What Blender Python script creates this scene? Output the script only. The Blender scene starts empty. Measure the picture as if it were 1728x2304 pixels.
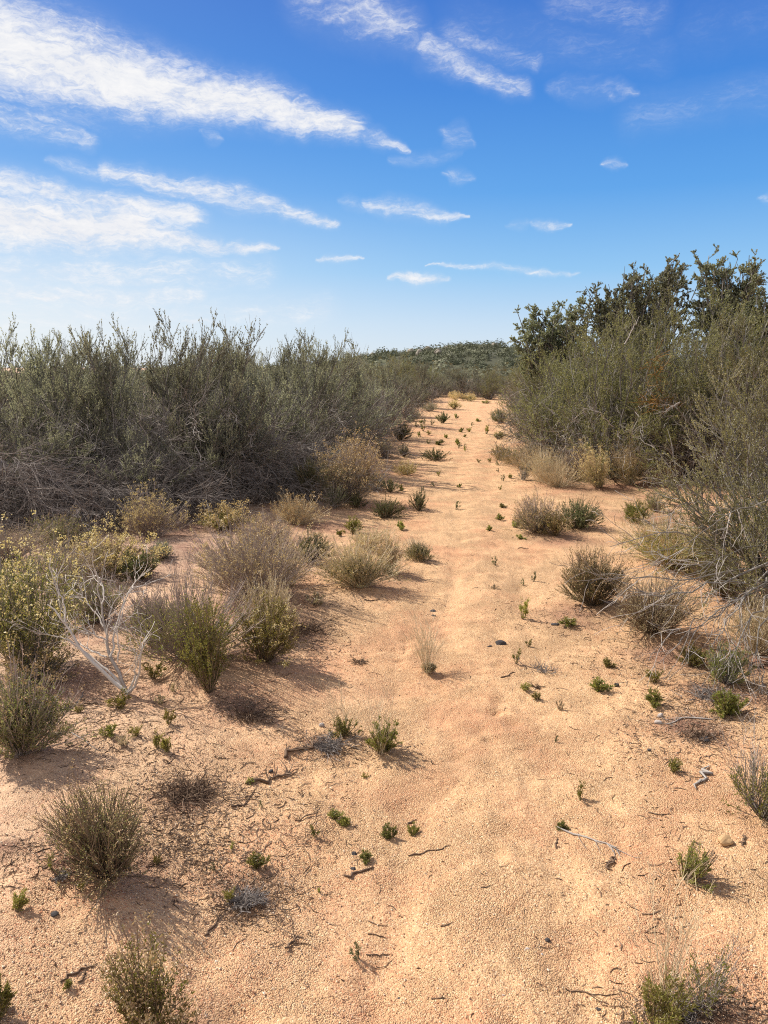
import bpy, math
import numpy as np
from mathutils import Vector

scene = bpy.context.scene
COL = scene.collection
R = math.radians
# ------------------------------------------------------------------ camera
F, CX, CY, WPX, HPX = 1740.0, 864.0, 1152.0, 1728.0, 2304.0
CAM_H = 1.72
HORIZON = 826.0
PITCH = math.atan((CY - HORIZON) / F)
cam_d = bpy.data.cameras.new('camera')
cam = bpy.data.objects.new('camera', cam_d)
COL.objects.link(cam)
cam_d.sensor_fit = 'VERTICAL'
cam_d.sensor_height = 24.0
cam_d.lens = 24.0 * F / HPX
cam_d.clip_start = 0.05
cam_d.clip_end = 5000
cam.location = (0, 0, CAM_H)
cam.rotation_euler = (math.pi / 2 - PITCH, 0, 0)
scene.camera = cam

# ------------------------------------------------------------------ light
SUN_AZ, SUN_EL = R(-58), R(44)          # azimuth from +Y, positive towards +X
SUN_DIR = Vector((math.sin(SUN_AZ) * math.cos(SUN_EL), math.cos(SUN_AZ) * math.cos(SUN_EL), math.sin(SUN_EL)))
sun_d = bpy.data.lights.new('sun', 'SUN')
sun_d.energy = 4.5
sun_d.angle = R(0.55)
sun_d.color = (1.0, 0.93, 0.82)
sun = bpy.data.objects.new('sun', sun_d)
COL.objects.link(sun)
sun.rotation_euler = SUN_DIR.to_track_quat('Z', 'Y').to_euler()

scene.view_settings.view_transform = 'Standard'
scene.view_settings.look = 'None'
scene.view_settings.gamma = 1
scene.view_settings.exposure = 0.78
scene.render.engine = 'CYCLES'
scene.cycles.use_denoising = False
scene.cycles.filter_width = 1.1
scene.cycles.max_bounces = 6
scene.cycles.diffuse_bounces = 3
scene.cycles.transmission_bounces = 3
scene.cycles.transparent_max_bounces = 4
scene.cycles.use_adaptive_sampling = True
scene.cycles.adaptive_threshold = 0.01
scene.cycles.caustics_reflective = False
scene.cycles.caustics_refractive = False


def pix_dir(u, v):
    x = (u - CX) / F
    y = -(v - CY) / F
    return np.array([x, math.cos(PITCH) + y * math.sin(PITCH), -math.sin(PITCH) + y * math.cos(PITCH)])


class NT:
    """short-hand for building node trees"""
    def __init__(self, tree):
        self.t = tree
        self.n = tree.nodes
        self.l = tree.links

    def new(self, kind, **kw):
        nd = self.n.new(kind)
        for k, v in kw.items():
            setattr(nd, k, v)
        return nd

    def put(self, sock, v):
        if isinstance(v, bpy.types.NodeSocket):
            self.l.new(v, sock)
        elif v is not None:
            sock.default_value = v

    def math(self, op, a, b=None, c=None, clamp=False):
        nd = self.new('ShaderNodeMath', operation=op, use_clamp=clamp)
        for i, v in enumerate((a, b, c)):
            self.put(nd.inputs[i], v)
        return nd.outputs[0]

    def mix(self, fac, a, b, blend='MIX'):
        nd = self.new('ShaderNodeMix', data_type='RGBA', blend_type=blend)
        self.put(nd.inputs[0], fac)
        self.put(nd.inputs[6], a)
        self.put(nd.inputs[7], b)
        return nd.outputs[2]

    def smooth(self, v, lo, hi, a=0.0, b=1.0):
        nd = self.new('ShaderNodeMapRange', interpolation_type='SMOOTHSTEP')
        for i, x in enumerate((v, lo, hi, a, b)):
            self.put(nd.inputs[i], x)
        return nd.outputs[0]

    def noise(self, vec, scale, detail=3.0, rough=0.55, dist=0.0, dim='3D'):
        nd = self.new('ShaderNodeTexNoise', noise_dimensions=dim)
        self.put(nd.inputs['Vector'], vec)
        self.put(nd.inputs['Scale'], scale)
        self.put(nd.inputs['Detail'], detail)
        self.put(nd.inputs['Roughness'], rough)
        self.put(nd.inputs['Distortion'], dist)
        return nd

    def ramp(self, fac, stops, interp='LINEAR'):
        nd = self.new('ShaderNodeValToRGB')
        cr = nd.color_ramp
        cr.interpolation = interp
        while len(cr.elements) < len(stops):
            cr.elements.new(0.5)
        for e, (p, c) in zip(cr.elements, stops):
            e.position = p
            e.color = (c[0], c[1], c[2], 1)
        self.put(nd.inputs[0], fac)
        return nd.outputs[0]

    def comb(self, x, y, z=0.0):
        nd = self.new('ShaderNodeCombineXYZ')
        for i, v in enumerate((x, y, z)):
            self.put(nd.inputs[i], v)
        return nd.outputs[0]


# ------------------------------------------------------------------ sky with cirrus (azimuth / elevation of the real sky, in degrees)
world = bpy.data.worlds.new('World')
scene.world = world
world.use_nodes = True
wt = NT(world.node_tree)
wt.n.clear()
sky = wt.new('ShaderNodeTexSky', sky_type='NISHITA')
sky.sun_disc = False
sky.sun_elevation = SUN_EL
sky.sun_rotation = SUN_AZ
sky.altitude = 300
sky.air_density = 1.15
sky.dust_density = 0.5
sky.ozone_density = 1.6
tc = wt.new('ShaderNodeTexCoord')
nrm = wt.new('ShaderNodeVectorMath', operation='NORMALIZE')
wt.l.new(tc.outputs['Generated'], nrm.inputs[0])
sep = wt.new('ShaderNodeSeparateXYZ')
wt.l.new(nrm.outputs[0], sep.inputs[0])
DEG = 180 / math.pi
az = wt.math('MULTIPLY', wt.math('ARCTAN2', sep.outputs[0], sep.outputs[1]), DEG)
el = wt.math('MULTIPLY', wt.math('ARCSINE', sep.outputs[2]), DEG)
q0 = wt.comb(az, el)
# fine and coarse warp
w1 = wt.noise(q0, 0.16, 3.0, 0.6)
w2 = wt.noise(q0, 0.9, 3.0, 0.6)


def vsub(nd, amp):
    a = wt.new('ShaderNodeVectorMath', operation='SUBTRACT')
    wt.l.new(nd.outputs['Color'], a.inputs[0])
    a.inputs[1].default_value = (0.5, 0.5, 0.5)
    b = wt.new('ShaderNodeVectorMath', operation='SCALE')
    wt.l.new(a.outputs[0], b.inputs[0])
    b.inputs['Scale'].default_value = amp
    return b.outputs[0]


def vadd(a, b):
    nd = wt.new('ShaderNodeVectorMath', operation='ADD')
    wt.put(nd.inputs[0], a)
    wt.put(nd.inputs[1], b)
    return nd.outputs[0]


q1 = vadd(vadd(q0, vsub(w1, 1.5)), vsub(w2, 0.65))
sq = wt.new('ShaderNodeSeparateXYZ')
wt.l.new(q1, sq.inputs[0])
QX, QY = sq.outputs[0], sq.outputs[1]
D = 1728 / 1659.0


def azel(u, v):
    d = pix_dir(u * D, v * D)
    d = d / np.linalg.norm(d)
    return math.degrees(math.atan2(d[0], d[1])), math.degrees(math.asin(d[2]))


PXDEG = math.degrees(D / F) * 0.93
CLOUDS = [  # x0, y0, x1, y1, half width at each end, strength
    (-90, 70, 290, 180, 112, 78, 1.15), (290, 178, 560, 218, 76, 52, 1.1), (560, 216, 765, 282, 52, 32, 1.05),
    (760, 285, 885, 326, 26, 12, .66), (-90, 0, 60, 40, 60, 30, .8),
    (0, 245, 195, 298, 44, 20, .66), (430, 285, 478, 300, 20, 14, .55),
    (230, 368, 520, 430, 24, 34, .85), (520, 430, 725, 487, 33, 10, .85), (100, 345, 260, 378, 18, 24, .42),
    (790, 437, 1005, 471, 28, 12, .75), (730, 430, 800, 448, 16, 14, .42),
    (-60, 385, 130, 402, 40, 20, .85), (90, 408, 420, 472, 24, 34, .9), (-80, 466, 300, 495, 66, 62, 1.15),
    (290, 498, 470, 536, 50, 22, .95), (440, 540, 600, 540, 16, 14, .85),
    (-80, 580, 570, 590, 46, 34, .62), (150, 605, 350, 609, 12, 10, .62), (130, 530, 195, 533, 14, 12, .8),
    (685, 560, 782, 564, 11, 8, .7), (838, 604, 972, 605, 14, 14, .85), (925, 574, 1248, 591, 6, 11, .7),
    (1085, 488, 1150, 478, 10, 11, .45), (1150, 478, 1240, 486, 15, 8, .7), (1302, 354, 1353, 357, 12, 9, .55),
    (680, -20, 885, 72, 66, 42, .72), (780, 40, 840, 66, 30, 26, .6), (920, 105, 1135, 188, 34, 20, .74),
    (970, 75, 1160, 130, 34, 22, .5), (1000, 60, 1420, 110, 60, 50, .26), (1210, -5, 1410, 30, 50, 44, .42),
    (1190, 185, 1380, 205, 30, 24, .42), (1380, 250, 1660, 195, 46, 44, .32), (955, 280, 1025, 312, 30, 22, .5),
    (955, 378, 1025, 379, 16, 14, .45), (78, 648, 135, 646, 13, 11, .8), (-20, 650, 80, 653, 10, 10, .5),
    (395, 693, 455, 694, 9, 9, .7), (-60, 690, 700, 668, 48, 36, .52), (-60, 632, 420, 640, 40, 30, .62),
    (840, 350, 1000, 330, 16, 14, .35), (1500, 60, 1700, 30, 60, 60, .2), (1640, 425, 1700, 428, 10, 10, .5),
]
tot = None
for (x0, y0, x1, y1, a0, a1, s) in CLOUDS:
    ax, ay = azel(x0, y0)
    bx, by = azel(x1, y1)
    dx, dy = bx - ax, by - ay
    L2 = dx * dx + dy * dy
    px = wt.math('SUBTRACT', QX, ax)
    py = wt.math('SUBTRACT', QY, ay)
    t = wt.math('MULTIPLY_ADD', px, dx / L2, wt.math('MULTIPLY', py, dy / L2), clamp=True)
    ex = wt.math('MULTIPLY_ADD', t, -dx, px)
    ey = wt.math('MULTIPLY_ADD', t, -dy, py)
    d2 = wt.math('SQRT', wt.math('MULTIPLY_ADD', ex, ex, wt.math('MULTIPLY', ey, ey)))
    w = wt.math('MULTIPLY_ADD', t, (a1 - a0) * PXDEG, a0 * PXDEG)
    if max(a0, a1) < 31:
        w = wt.math('MULTIPLY', w, wt.math('MULTIPLY_ADD', wt.math('MULTIPLY', t, wt.math('SUBTRACT', 1.0, t)), 3.0, .38))
    val = wt.smooth(wt.math('DIVIDE', d2, w), 0.0, 1.55, s, 0.0)
    tot = val if tot is None else wt.math('MAXIMUM', tot, val)
# wispy texture, drawn out along the drift of the clouds
rot = wt.new('ShaderNodeMapping', vector_type='POINT')
wt.l.new(q1, rot.inputs[0])
rot.inputs['Rotation'].default_value = (0, 0, R(22))
rot.inputs['Scale'].default_value = (0.55, 1.35, 1)
wisp = wt.noise(rot.outputs[0], 0.36, 8.0, 0.62, 0.9)
fine = wt.noise(rot.outputs[0], 1.3, 6.0, 0.66, 1.2)
mp2 = wt.new('ShaderNodeMapping', vector_type='POINT')
wt.l.new(q1, mp2.inputs[0])
mp2.inputs['Rotation'].default_value = (0, 0, R(30))
mp2.inputs['Scale'].default_value = (0.35, 2.2, 1)
fibre = wt.noise(mp2.outputs[0], 0.9, 6.0, 0.7, 1.6)
tex = wt.math('MULTIPLY_ADD', fine.outputs[0], 0.30, wt.math('MULTIPLY_ADD', fibre.outputs[0], 0.28, wt.math('MULTIPLY', wisp.outputs[0], 0.42)))
dens = wt.math('MULTIPLY_ADD', wt.math('SUBTRACT', tex, .5), 3.3, tot)
mask = wt.math('MULTIPLY', wt.smooth(dens, .14, 1.22), wt.smooth(tot, 0.02, 0.55))
mask = wt.math('MULTIPLY', mask, wt.math('MULTIPLY_ADD', tot, .45, .54), clamp=True)
halo = wt.math('MULTIPLY', wt.math('MULTIPLY', tot, tex), .62)
mask = wt.math('MAXIMUM', mask, wt.math('MULTIPLY_ADD', mask, .6, wt.math('MULTIPLY', halo, .6)), clamp=True)
# the blue itself: Nishita blended with the measured blue-to-pale gradient of that day, paler towards the sun
SKY_STR = 0.12
G_ = 1.0 / (SKY_STR * 2 ** scene.view_settings.exposure)


def lin(r, g, b):
    f = lambda c: ((c / 255 + .055) / 1.055) ** 2.4 if c > 10 else c / 255 / 12.92
    return (f(r) * G_ / 16, f(g) * G_ / 16, f(b) * G_ / 16)


eln = wt.math('DIVIDE', el, 60.0, clamp=True)
grad = wt.ramp(eln, [(0, lin(216, 229, 241)), (.05, lin(192, 217, 242)), (.11, lin(140, 194, 240)), (.195, lin(86, 160, 232)), (.30, lin(54, 130, 218)), (.42, lin(38, 102, 200)), (1, lin(38, 92, 186))])
toward = wt.smooth(az, 25, -75)
grad = wt.mix(wt.math('MULTIPLY', toward, .26), grad, lin(168, 205, 242) + (1,))
grad = wt.mix(wt.math('MULTIPLY', wt.math('MULTIPLY', wt.smooth(az, 14, -40), wt.smooth(el, 15, 1)), .95), grad, lin(230, 236, 242) + (1,))
g16 = wt.new('ShaderNodeVectorMath', operation='SCALE')
wt.l.new(grad, g16.inputs[0])
g16.inputs['Scale'].default_value = 16.0
tint = wt.mix(.93, sky.outputs[0], g16.outputs[0])
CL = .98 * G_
cloudc = wt.mix(wt.smooth(tex, .35, .7), (CL * .80, CL * .83, CL * .90, 1), (CL, CL * .99, CL * .985, 1))
skyc = wt.mix(mask, tint, cloudc)
# unseen bright veil overhead and behind the viewer, added to lift shadow fill
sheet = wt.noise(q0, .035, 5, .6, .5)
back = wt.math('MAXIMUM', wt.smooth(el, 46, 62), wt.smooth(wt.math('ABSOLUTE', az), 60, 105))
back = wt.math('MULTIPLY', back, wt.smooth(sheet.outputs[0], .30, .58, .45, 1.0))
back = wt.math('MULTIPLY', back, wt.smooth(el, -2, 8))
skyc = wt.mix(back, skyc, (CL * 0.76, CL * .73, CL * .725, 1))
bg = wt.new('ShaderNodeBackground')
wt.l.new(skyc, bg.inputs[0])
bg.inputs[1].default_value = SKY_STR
wo = wt.new('ShaderNodeOutputWorld')
wt.l.new(bg.outputs[0], wo.inputs[0])


# ------------------------------------------------------------------ mesh helpers
def norm(a):
    return a / np.maximum(np.linalg.norm(a, axis=-1, keepdims=True), 1e-9)


class MB:
    def __init__(self):
        self.v, self.q, self.t, self.n = [], [], [], 0

    def add(self, v, q=None, t=None):
        v = np.asarray(v, dtype=np.float32).reshape(-1, 3)
        if q is not None and len(q):
            self.q.append(np.asarray(q, dtype=np.int64).reshape(-1, 4) + self.n)
        if t is not None and len(t):
            self.t.append(np.asarray(t, dtype=np.int64).reshape(-1, 3) + self.n)
        self.v.append(v)
        self.n += len(v)

    def mesh(self, name, mat, smooth=False):
        me = bpy.data.meshes.new(name)
        v = np.concatenate(self.v) if self.v else np.zeros((0, 3), np.float32)
        q = np.concatenate(self.q) if self.q else np.zeros((0, 4), np.int64)
        t = np.concatenate(self.t) if self.t else np.zeros((0, 3), np.int64)
        me.vertices.add(len(v))
        me.vertices.foreach_set('co', v.ravel())
        li = np.concatenate([q.ravel(), t.ravel()]).astype(np.int32)
        me.loops.add(len(li))
        me.loops.foreach_set('vertex_index', li)
        nf = len(q) + len(t)
        me.polygons.add(nf)
        ls = np.concatenate([np.arange(len(q)) * 4, len(q) * 4 + np.arange(len(t)) * 3]).astype(np.int32)
        me.polygons.foreach_set('loop_start', ls)
        me.polygons.foreach_set('use_smooth', np.full(nf, smooth))
        me.update(calc_edges=True)
        me.materials.append(mat)
        return me


def link(name, me, parent=None, loc=None):
    o = bpy.data.objects.new(name, me)
    COL.objects.link(o)
    if parent is not None:
        o.parent = parent
    if loc is not None:
        o.location = loc
    return o


def tag(o, label=None, cat=None, group=None, kind=None):
    for k, v in (('label', label), ('category', cat), ('group', group), ('kind', kind)):
        if v:
            o[k] = v
    return o


def tubes(mb, P, Rd, sides=3, rng=None):
    """P (N,M,3) polylines, Rd (N,M) radii; one tube each"""
    N, M, _ = P.shape
    T = norm(np.gradient(P, axis=1))
    ref = norm(rng.normal(size=(N, 1, 3)))
    U = norm(np.cross(T, np.broadcast_to(ref, T.shape)))
    W = np.cross(T, U)
    a = np.arange(sides) * 2 * np.pi / sides
    ring = P[:, :, None, :] + Rd[:, :, None, None] * (np.cos(a)[:, None] * U[:, :, None, :] + np.sin(a)[:, None] * W[:, :, None, :])
    idx = np.arange(N * M * sides).reshape(N, M, sides)
    A = idx[:, :-1, :]
    B = idx[:, 1:, :]
    q = np.stack([A, np.roll(A, -1, 2), np.roll(B, -1, 2), B], -1)
    mb.add(ring, q)
    if sides == 3:
        mb.t.append((idx[:, -1, :]).reshape(-1, 3) + mb.n - N * M * sides)


def leaves(mb, pos, d, L, W, rng, mid=0.45):
    """one small pointed blade (a bent diamond) per position"""
    K = len(pos)
    s = norm(np.cross(d, norm(rng.normal(size=(K, 3)))))
    nn = np.cross(d, s)
    L = np.broadcast_to(L, (K,))[:, None]
    W = np.broadcast_to(W, (K,))[:, None]
    c = pos + d * L * mid + nn * L * 0.10
    v = np.stack([pos, c + s * W * 0.5, pos + d * L, c - s * W * 0.5], 1)
    q = np.arange(K * 4).reshape(K, 4)
    mb.add(v, q)


def bez(p0, c, p1, M, wob, rng):
    t = np.linspace(0, 1, M)[None, :, None]
    P = (1 - t) ** 2 * p0[:, None] + 2 * t * (1 - t) * c[:, None] + t * t * p1[:, None]
    N = len(p0)
    L = np.linalg.norm(p1 - p0, axis=1)[:, None, None]
    for k in (1, 2, 3.3):
        ph = rng.uniform(0, 6.28, (N, 1, 3))
        P = P + np.sin(t * 3.14 * k * rng.uniform(.7, 1.3, (N, 1, 1)) + ph) * wob * L / k * np.minimum(t * 3, 1)
    return P


def grow(p0, d, L, M, up, wob, rng):
    P = [p0]
    N = len(p0)
    d = norm(d)
    seg = (np.broadcast_to(L, (N,)) / (M - 1))[:, None]
    up = np.broadcast_to(up, (N,))[:, None]
    for i in range(M - 1):
        P.append(P[-1] + d * seg)
        d = norm(d + up * np.array([0, 0, 1.0]) + rng.normal(0, wob, (N, 3)))
    return np.stack(P, 1)


def along(P, n, t0, t1, rng, lo, hi, jitter_sort=False):
    """n children on each polyline: positions and directions at an angle lo..hi (degrees) from it"""
    N, M, _ = P.shape
    t = rng.uniform(t0, t1, (N, n)) * (M - 1)
    i = np.minimum(t.astype(int), M - 2)
    f = (t - i)[..., None]
    ar = np.arange(N)[:, None]
    a, b = P[ar, i], P[ar, i + 1]
    pos = a + (b - a) * f
    T = norm(b - a)
    perp = norm(np.cross(T, norm(rng.normal(size=(N, n, 3)))))
    ang = np.radians(rng.uniform(lo, hi, (N, n)))[..., None]
    d = T * np.cos(ang) + perp * np.sin(ang)
    return pos.reshape(-1, 3), d.reshape(-1, 3), (t / (M - 1)).reshape(-1)


# ------------------------------------------------------------------ terrain
def _hash(ix, iy, s):
    h = (ix * 374761393 + iy * 668265263 + s * 1442695041) & 0xffffffff
    h = ((h ^ (h >> 13)) * 1274126177) & 0xffffffff
    return ((h ^ (h >> 16)) & 0xffff) / 65535.0


def vnoise(x, y, s=0):
    x = np.asarray(x, float)
    y = np.asarray(y, float)
    ix = np.floor(x).astype(np.int64)
    iy = np.floor(y).astype(np.int64)
    fx = x - ix
    fy = y - iy
    fx = fx * fx * (3 - 2 * fx)
    fy = fy * fy * (3 - 2 * fy)
    a = _hash(ix, iy, s) * (1 - fx) + _hash(ix + 1, iy, s) * fx
    b = _hash(ix, iy + 1, s) * (1 - fx) + _hash(ix + 1, iy + 1, s) * fx
    return a * (1 - fy) + b * fy - 0.5


def path_mid(y):
    return 0.125 * y + 0.03 + 0.18 * np.sin(np.asarray(y, float) * 0.33 + 0.6) * np.clip((np.asarray(y, float) - 2) / 10, 0, 1)


def surf(x, y):
    x, y = np.asarray(x, float), np.asarray(y, float)
    return height(x, y) + .004 * (np.abs(x - path_mid(y)) < path_half(y) + .05)


def path_half(y):
    return 0.62 + 0.012 * np.asarray(y, float)


def height(x, y, fine=True):
    x = np.asarray(x, float)
    y = np.asarray(y, float)
    h = 0.16 * vnoise(x / 3.1, y / 3.1, 1) + 0.07 * vnoise(x / 1.1, y / 1.1, 2)
    h = h + 0
    dp = np.abs(x - path_mid(y)) / (path_half(y) + .35)
    flat = np.clip((dp - .5) / 0.9, 0, 1)
    h = h * (0.28 + 0.72 * flat) + 0.05 * flat - 0.03
    h = h + 0.05 * np.clip(-x - 0.6, 0, 2) * np.clip((5 - y) / 3, 0, 1)          # bank of loose soil
    h = h - (0.022 * np.exp(-((x - path_mid(y) + .26) / .08) ** 2) + 0.024 * np.exp(-((x - path_mid(y) - .3) / .09) ** 2)) * np.clip(.75 + 1.6 * vnoise(y / .9, x * 0, 31), 0, 1.3) * np.clip((14 - y) / 8, .25, 1) + .012 * np.exp(-((x - path_mid(y) - .02) / .14) ** 2)
    if fine:
        h = h + 0.026 * vnoise(x / .34, y / .34, 3) * (0.45 + .55 * flat) + 0.015 * vnoise(x / .12, y / .12, 4) * (0.5 + .5 * flat)
        h = h + 0.009 * vnoise(x / .05, y / .05, 5) + 0.006 * vnoise(x / .023, y / .023, 6)
    for mx, my, mr, mh in MOUNDS:
        if x.ndim == 0 and abs(float(x) - mx) + abs(float(y) - my) > 5 * mr:
            continue
        h = h + mh * np.exp(-((x - mx) ** 2 + (y - my) ** 2) / mr ** 2)
    return h


MOUNDS = []


def at(u, v):
    d = pix_dir(u, v)
    t = CAM_H / -d[2]
    for _ in range(12):
        x, y = d[0] * t, d[1] * t
        z = float(height(x, y))
        t = 0.5 * t + 0.5 * (CAM_H - z) / -d[2]
    return d[0] * t, d[1] * t, float(height(d[0] * t, d[1] * t)), t


rng_f = np.random.default_rng(17)
for k in range(46):                                   # scuffed footprints: a dent at heel and toe with a low rim
    fy = 1.6 + k * .15 + rng_f.normal(0, .05)
    fx = float(path_mid(fy)) + rng_f.normal(0, .34)
    a = rng_f.normal(.1, .3)
    for o_, r_ in ((0, .042), (.13, .055)):
        MOUNDS.append((fx + math.sin(a) * o_, fy + math.cos(a) * o_, r_, -.017))
    MOUNDS.append((fx + .07, fy - .07, .06, .008))
for u, v, r, hh in ((141, 2012, .10, .035), (21, 1972, .10, .03), (680, 1690, .2, .03)):
    d = pix_dir(u, v)
    t = CAM_H / -d[2]
    MOUNDS.append((d[0] * t, d[1] * t, r, hh))


# ------------------------------------------------------------------ materials
def mat(name):
    m = bpy.data.materials.new(name)
    m.use_nodes = True
    n = NT(m.node_tree)
    n.n.clear()
    out = n.new('ShaderNodeOutputMaterial')
    return m, n, out


def leafy(name, cols, transl=0.48, gloss=0.09, vary=0.6, clump=2.2, mixr=.55):
    """per-leaf colour from a ramp, a small shift per plant"""
    m, n, out = mat(name)
    g = n.new('ShaderNodeNewGeometry')
    oi = n.new('ShaderNodeObjectInfo')
    k = len(cols)
    cl = n.noise(g.outputs['Position'], clump, 2.0, .6)
    fac = n.math('MULTIPLY_ADD', g.outputs['Random Per Island'], mixr, n.math('MULTIPLY', n.smooth(cl.outputs[0], .3, .7), 1 - mixr))
    c = n.ramp(fac, [(i / max(k - 1, 1), col) for i, col in enumerate(cols)])
    h = n.new('ShaderNodeHueSaturation')
    n.put(h.inputs['Color'], c)
    n.put(h.inputs['Hue'], n.math('MULTIPLY_ADD', oi.outputs['Random'], 0.035, 0.4825))
    n.put(h.inputs['Value'], n.math('MULTIPLY_ADD', oi.outputs['Random'], vary, 1.0 - vary / 2))
    dif = n.new('ShaderNodeBsdfDiffuse')
    n.put(dif.inputs['Color'], h.outputs[0])
    tr = n.new('ShaderNodeBsdfTranslucent')
    n.put(tr.inputs['Color'], n.mix(1.0, h.outputs[0], (1.12, 1.1, .8, 1), 'MULTIPLY'))
    mx = n.new('ShaderNodeMixShader')
    mx.inputs[0].default_value = transl
    n.l.new(dif.outputs[0], mx.inputs[1])
    n.l.new(tr.outputs[0], mx.inputs[2])
    gl = n.new('ShaderNodeBsdfGlossy')
    gl.inputs['Roughness'].default_value = 0.6
    gl.inputs['Color'].default_value = (.9, .9, .9, 1)
    fr = n.new('ShaderNodeFresnel')
    fr.inputs[0].default_value = 1.35
    m2 = n.new('ShaderNodeMixShader')
    n.put(m2.inputs[0], n.math('MULTIPLY', fr.outputs[0], gloss))
    n.l.new(mx.outputs[0], m2.inputs[1])
    n.l.new(gl.outputs[0], m2.inputs[2])
    n.l.new(m2.outputs[0], out.inputs[0])
    return m


def woody(name, cols, scale=60, rough=.85):
    m, n, out = mat(name)
    g = n.new('ShaderNodeNewGeometry')
    tc = n.new('ShaderNodeTexCoord')
    mp = n.new('ShaderNodeMapping')
    n.l.new(tc.outputs['Object'], mp.inputs[0])
    mp.inputs['Scale'].default_value = (1, 1, .3)
    nz = n.noise(mp.outputs[0], scale, 4, .6)
    k = len(cols)
    f = n.math('MULTIPLY_ADD', g.outputs['Random Per Island'], .75, n.math('MULTIPLY_ADD', nz.outputs[0], 0.6, -.18), clamp=True)
    c = n.ramp(f, [(i / max(k - 1, 1), col) for i, col in enumerate(cols)])
    p = n.new('ShaderNodeBsdfPrincipled')
    n.put(p.inputs['Base Color'], c)
    p.inputs['Roughness'].default_value = rough
    p.inputs['Specular IOR Level'].default_value = .06
    b = n.new('ShaderNodeBump')
    b.inputs['Strength'].default_value = .5
    b.inputs['Distance'].default_value = .003
    n.l.new(nz.outputs[0], b.inputs['Height'])
    n.l.new(b.outputs[0], p.inputs['Normal'])
    n.l.new(p.outputs[0], out.inputs[0])
    return m


M = {}
M['grey_green'] = leafy('grey_green_leaves', [(.12, .125, .09), (.20, .202, .15), (.295, .292, .22), (.42, .41, .32)])
M['olive'] = leafy('olive_leaves', [(.10, .102, .045), (.17, .166, .07), (.255, .24, .11), (.36, .33, .19)])
M['near_olive'] = leafy('pale_olive_leaves', [(.14, .135, .062), (.225, .212, .10), (.32, .295, .15), (.43, .385, .225)])
M['oak'] = leafy('oak_leaves', [(.15, .168, .10), (.22, .235, .135), (.31, .315, .195), (.44, .43, .31)], .4, .15)
M['green'] = leafy('fresh_green_leaves', [(.13, .15, .036), (.19, .20, .05), (.27, .26, .07), (.36, .31, .12)])
M['dark_green'] = leafy('dark_green_leaves', [(.085, .10, .05), (.125, .145, .068), (.175, .185, .09), (.24, .235, .13)])
M['sprout'] = leafy('sprout_leaves', [(.16, .175, .04), (.23, .235, .055), (.31, .285, .08), (.40, .34, .13)])
M['yellowish'] = leafy('yellowish_leaves', [(.15, .135, .035), (.21, .185, .05), (.28, .23, .07), (.34, .26, .10)])
M['tan_leaf'] = leafy('dry_tan_leaves', [(.28, .22, .15), (.38, .31, .22), (.49, .41, .30)])
M['flower'] = leafy('dry_flower_heads', [(.42, .29, .13), (.52, .39, .19), (.60, .47, .27), (.36, .23, .11)], .3, .1)
M['flower_yellow'] = leafy('yellow_flower_heads', [(.48, .35, .14), (.56, .43, .21), (.62, .51, .29), (.40, .28, .12)], .3, .1)
M['rust'] = leafy('rusty_dodder_threads', [(.22, .11, .035), (.30, .15, .045), (.20, .12, .05)], .2, .1)
M['bark'] = woody('grey_brown_bark', [(.12, .108, .095), (.21, .192, .172), (.34, .315, .285)])
M['dead'] = woody('weathered_dead_twigs', [(.13, .11, .097), (.235, .205, .185), (.36, .325, .295), (.50, .455, .415)])
M['dark_dead'] = woody('dark_dead_twigs', [(.10, .085, .077), (.19, .165, .15), (.32, .285, .262)])
M['purple'] = woody('purplish_fine_stems', [(.22, .17, .15), (.34, .275, .245), (.48, .405, .36)])
M['brown'] = woody('brown_fine_stems', [(.13, .092, .065), (.22, .165, .115), (.33, .255, .18)])
M['straw'] = woody('straw_stalks', [(.45, .36, .23), (.58, .48, .32), (.70, .60, .44)])
M['white'] = woody('bleached_white_wood', [(.36, .31, .27), (.54, .49, .44), (.70, .65, .59)], 90)
M['litter'] = woody('dark_twig_debris', [(.045, .028, .02), (.09, .058, .04), (.17, .115, .08), (.29, .215, .155)])


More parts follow.
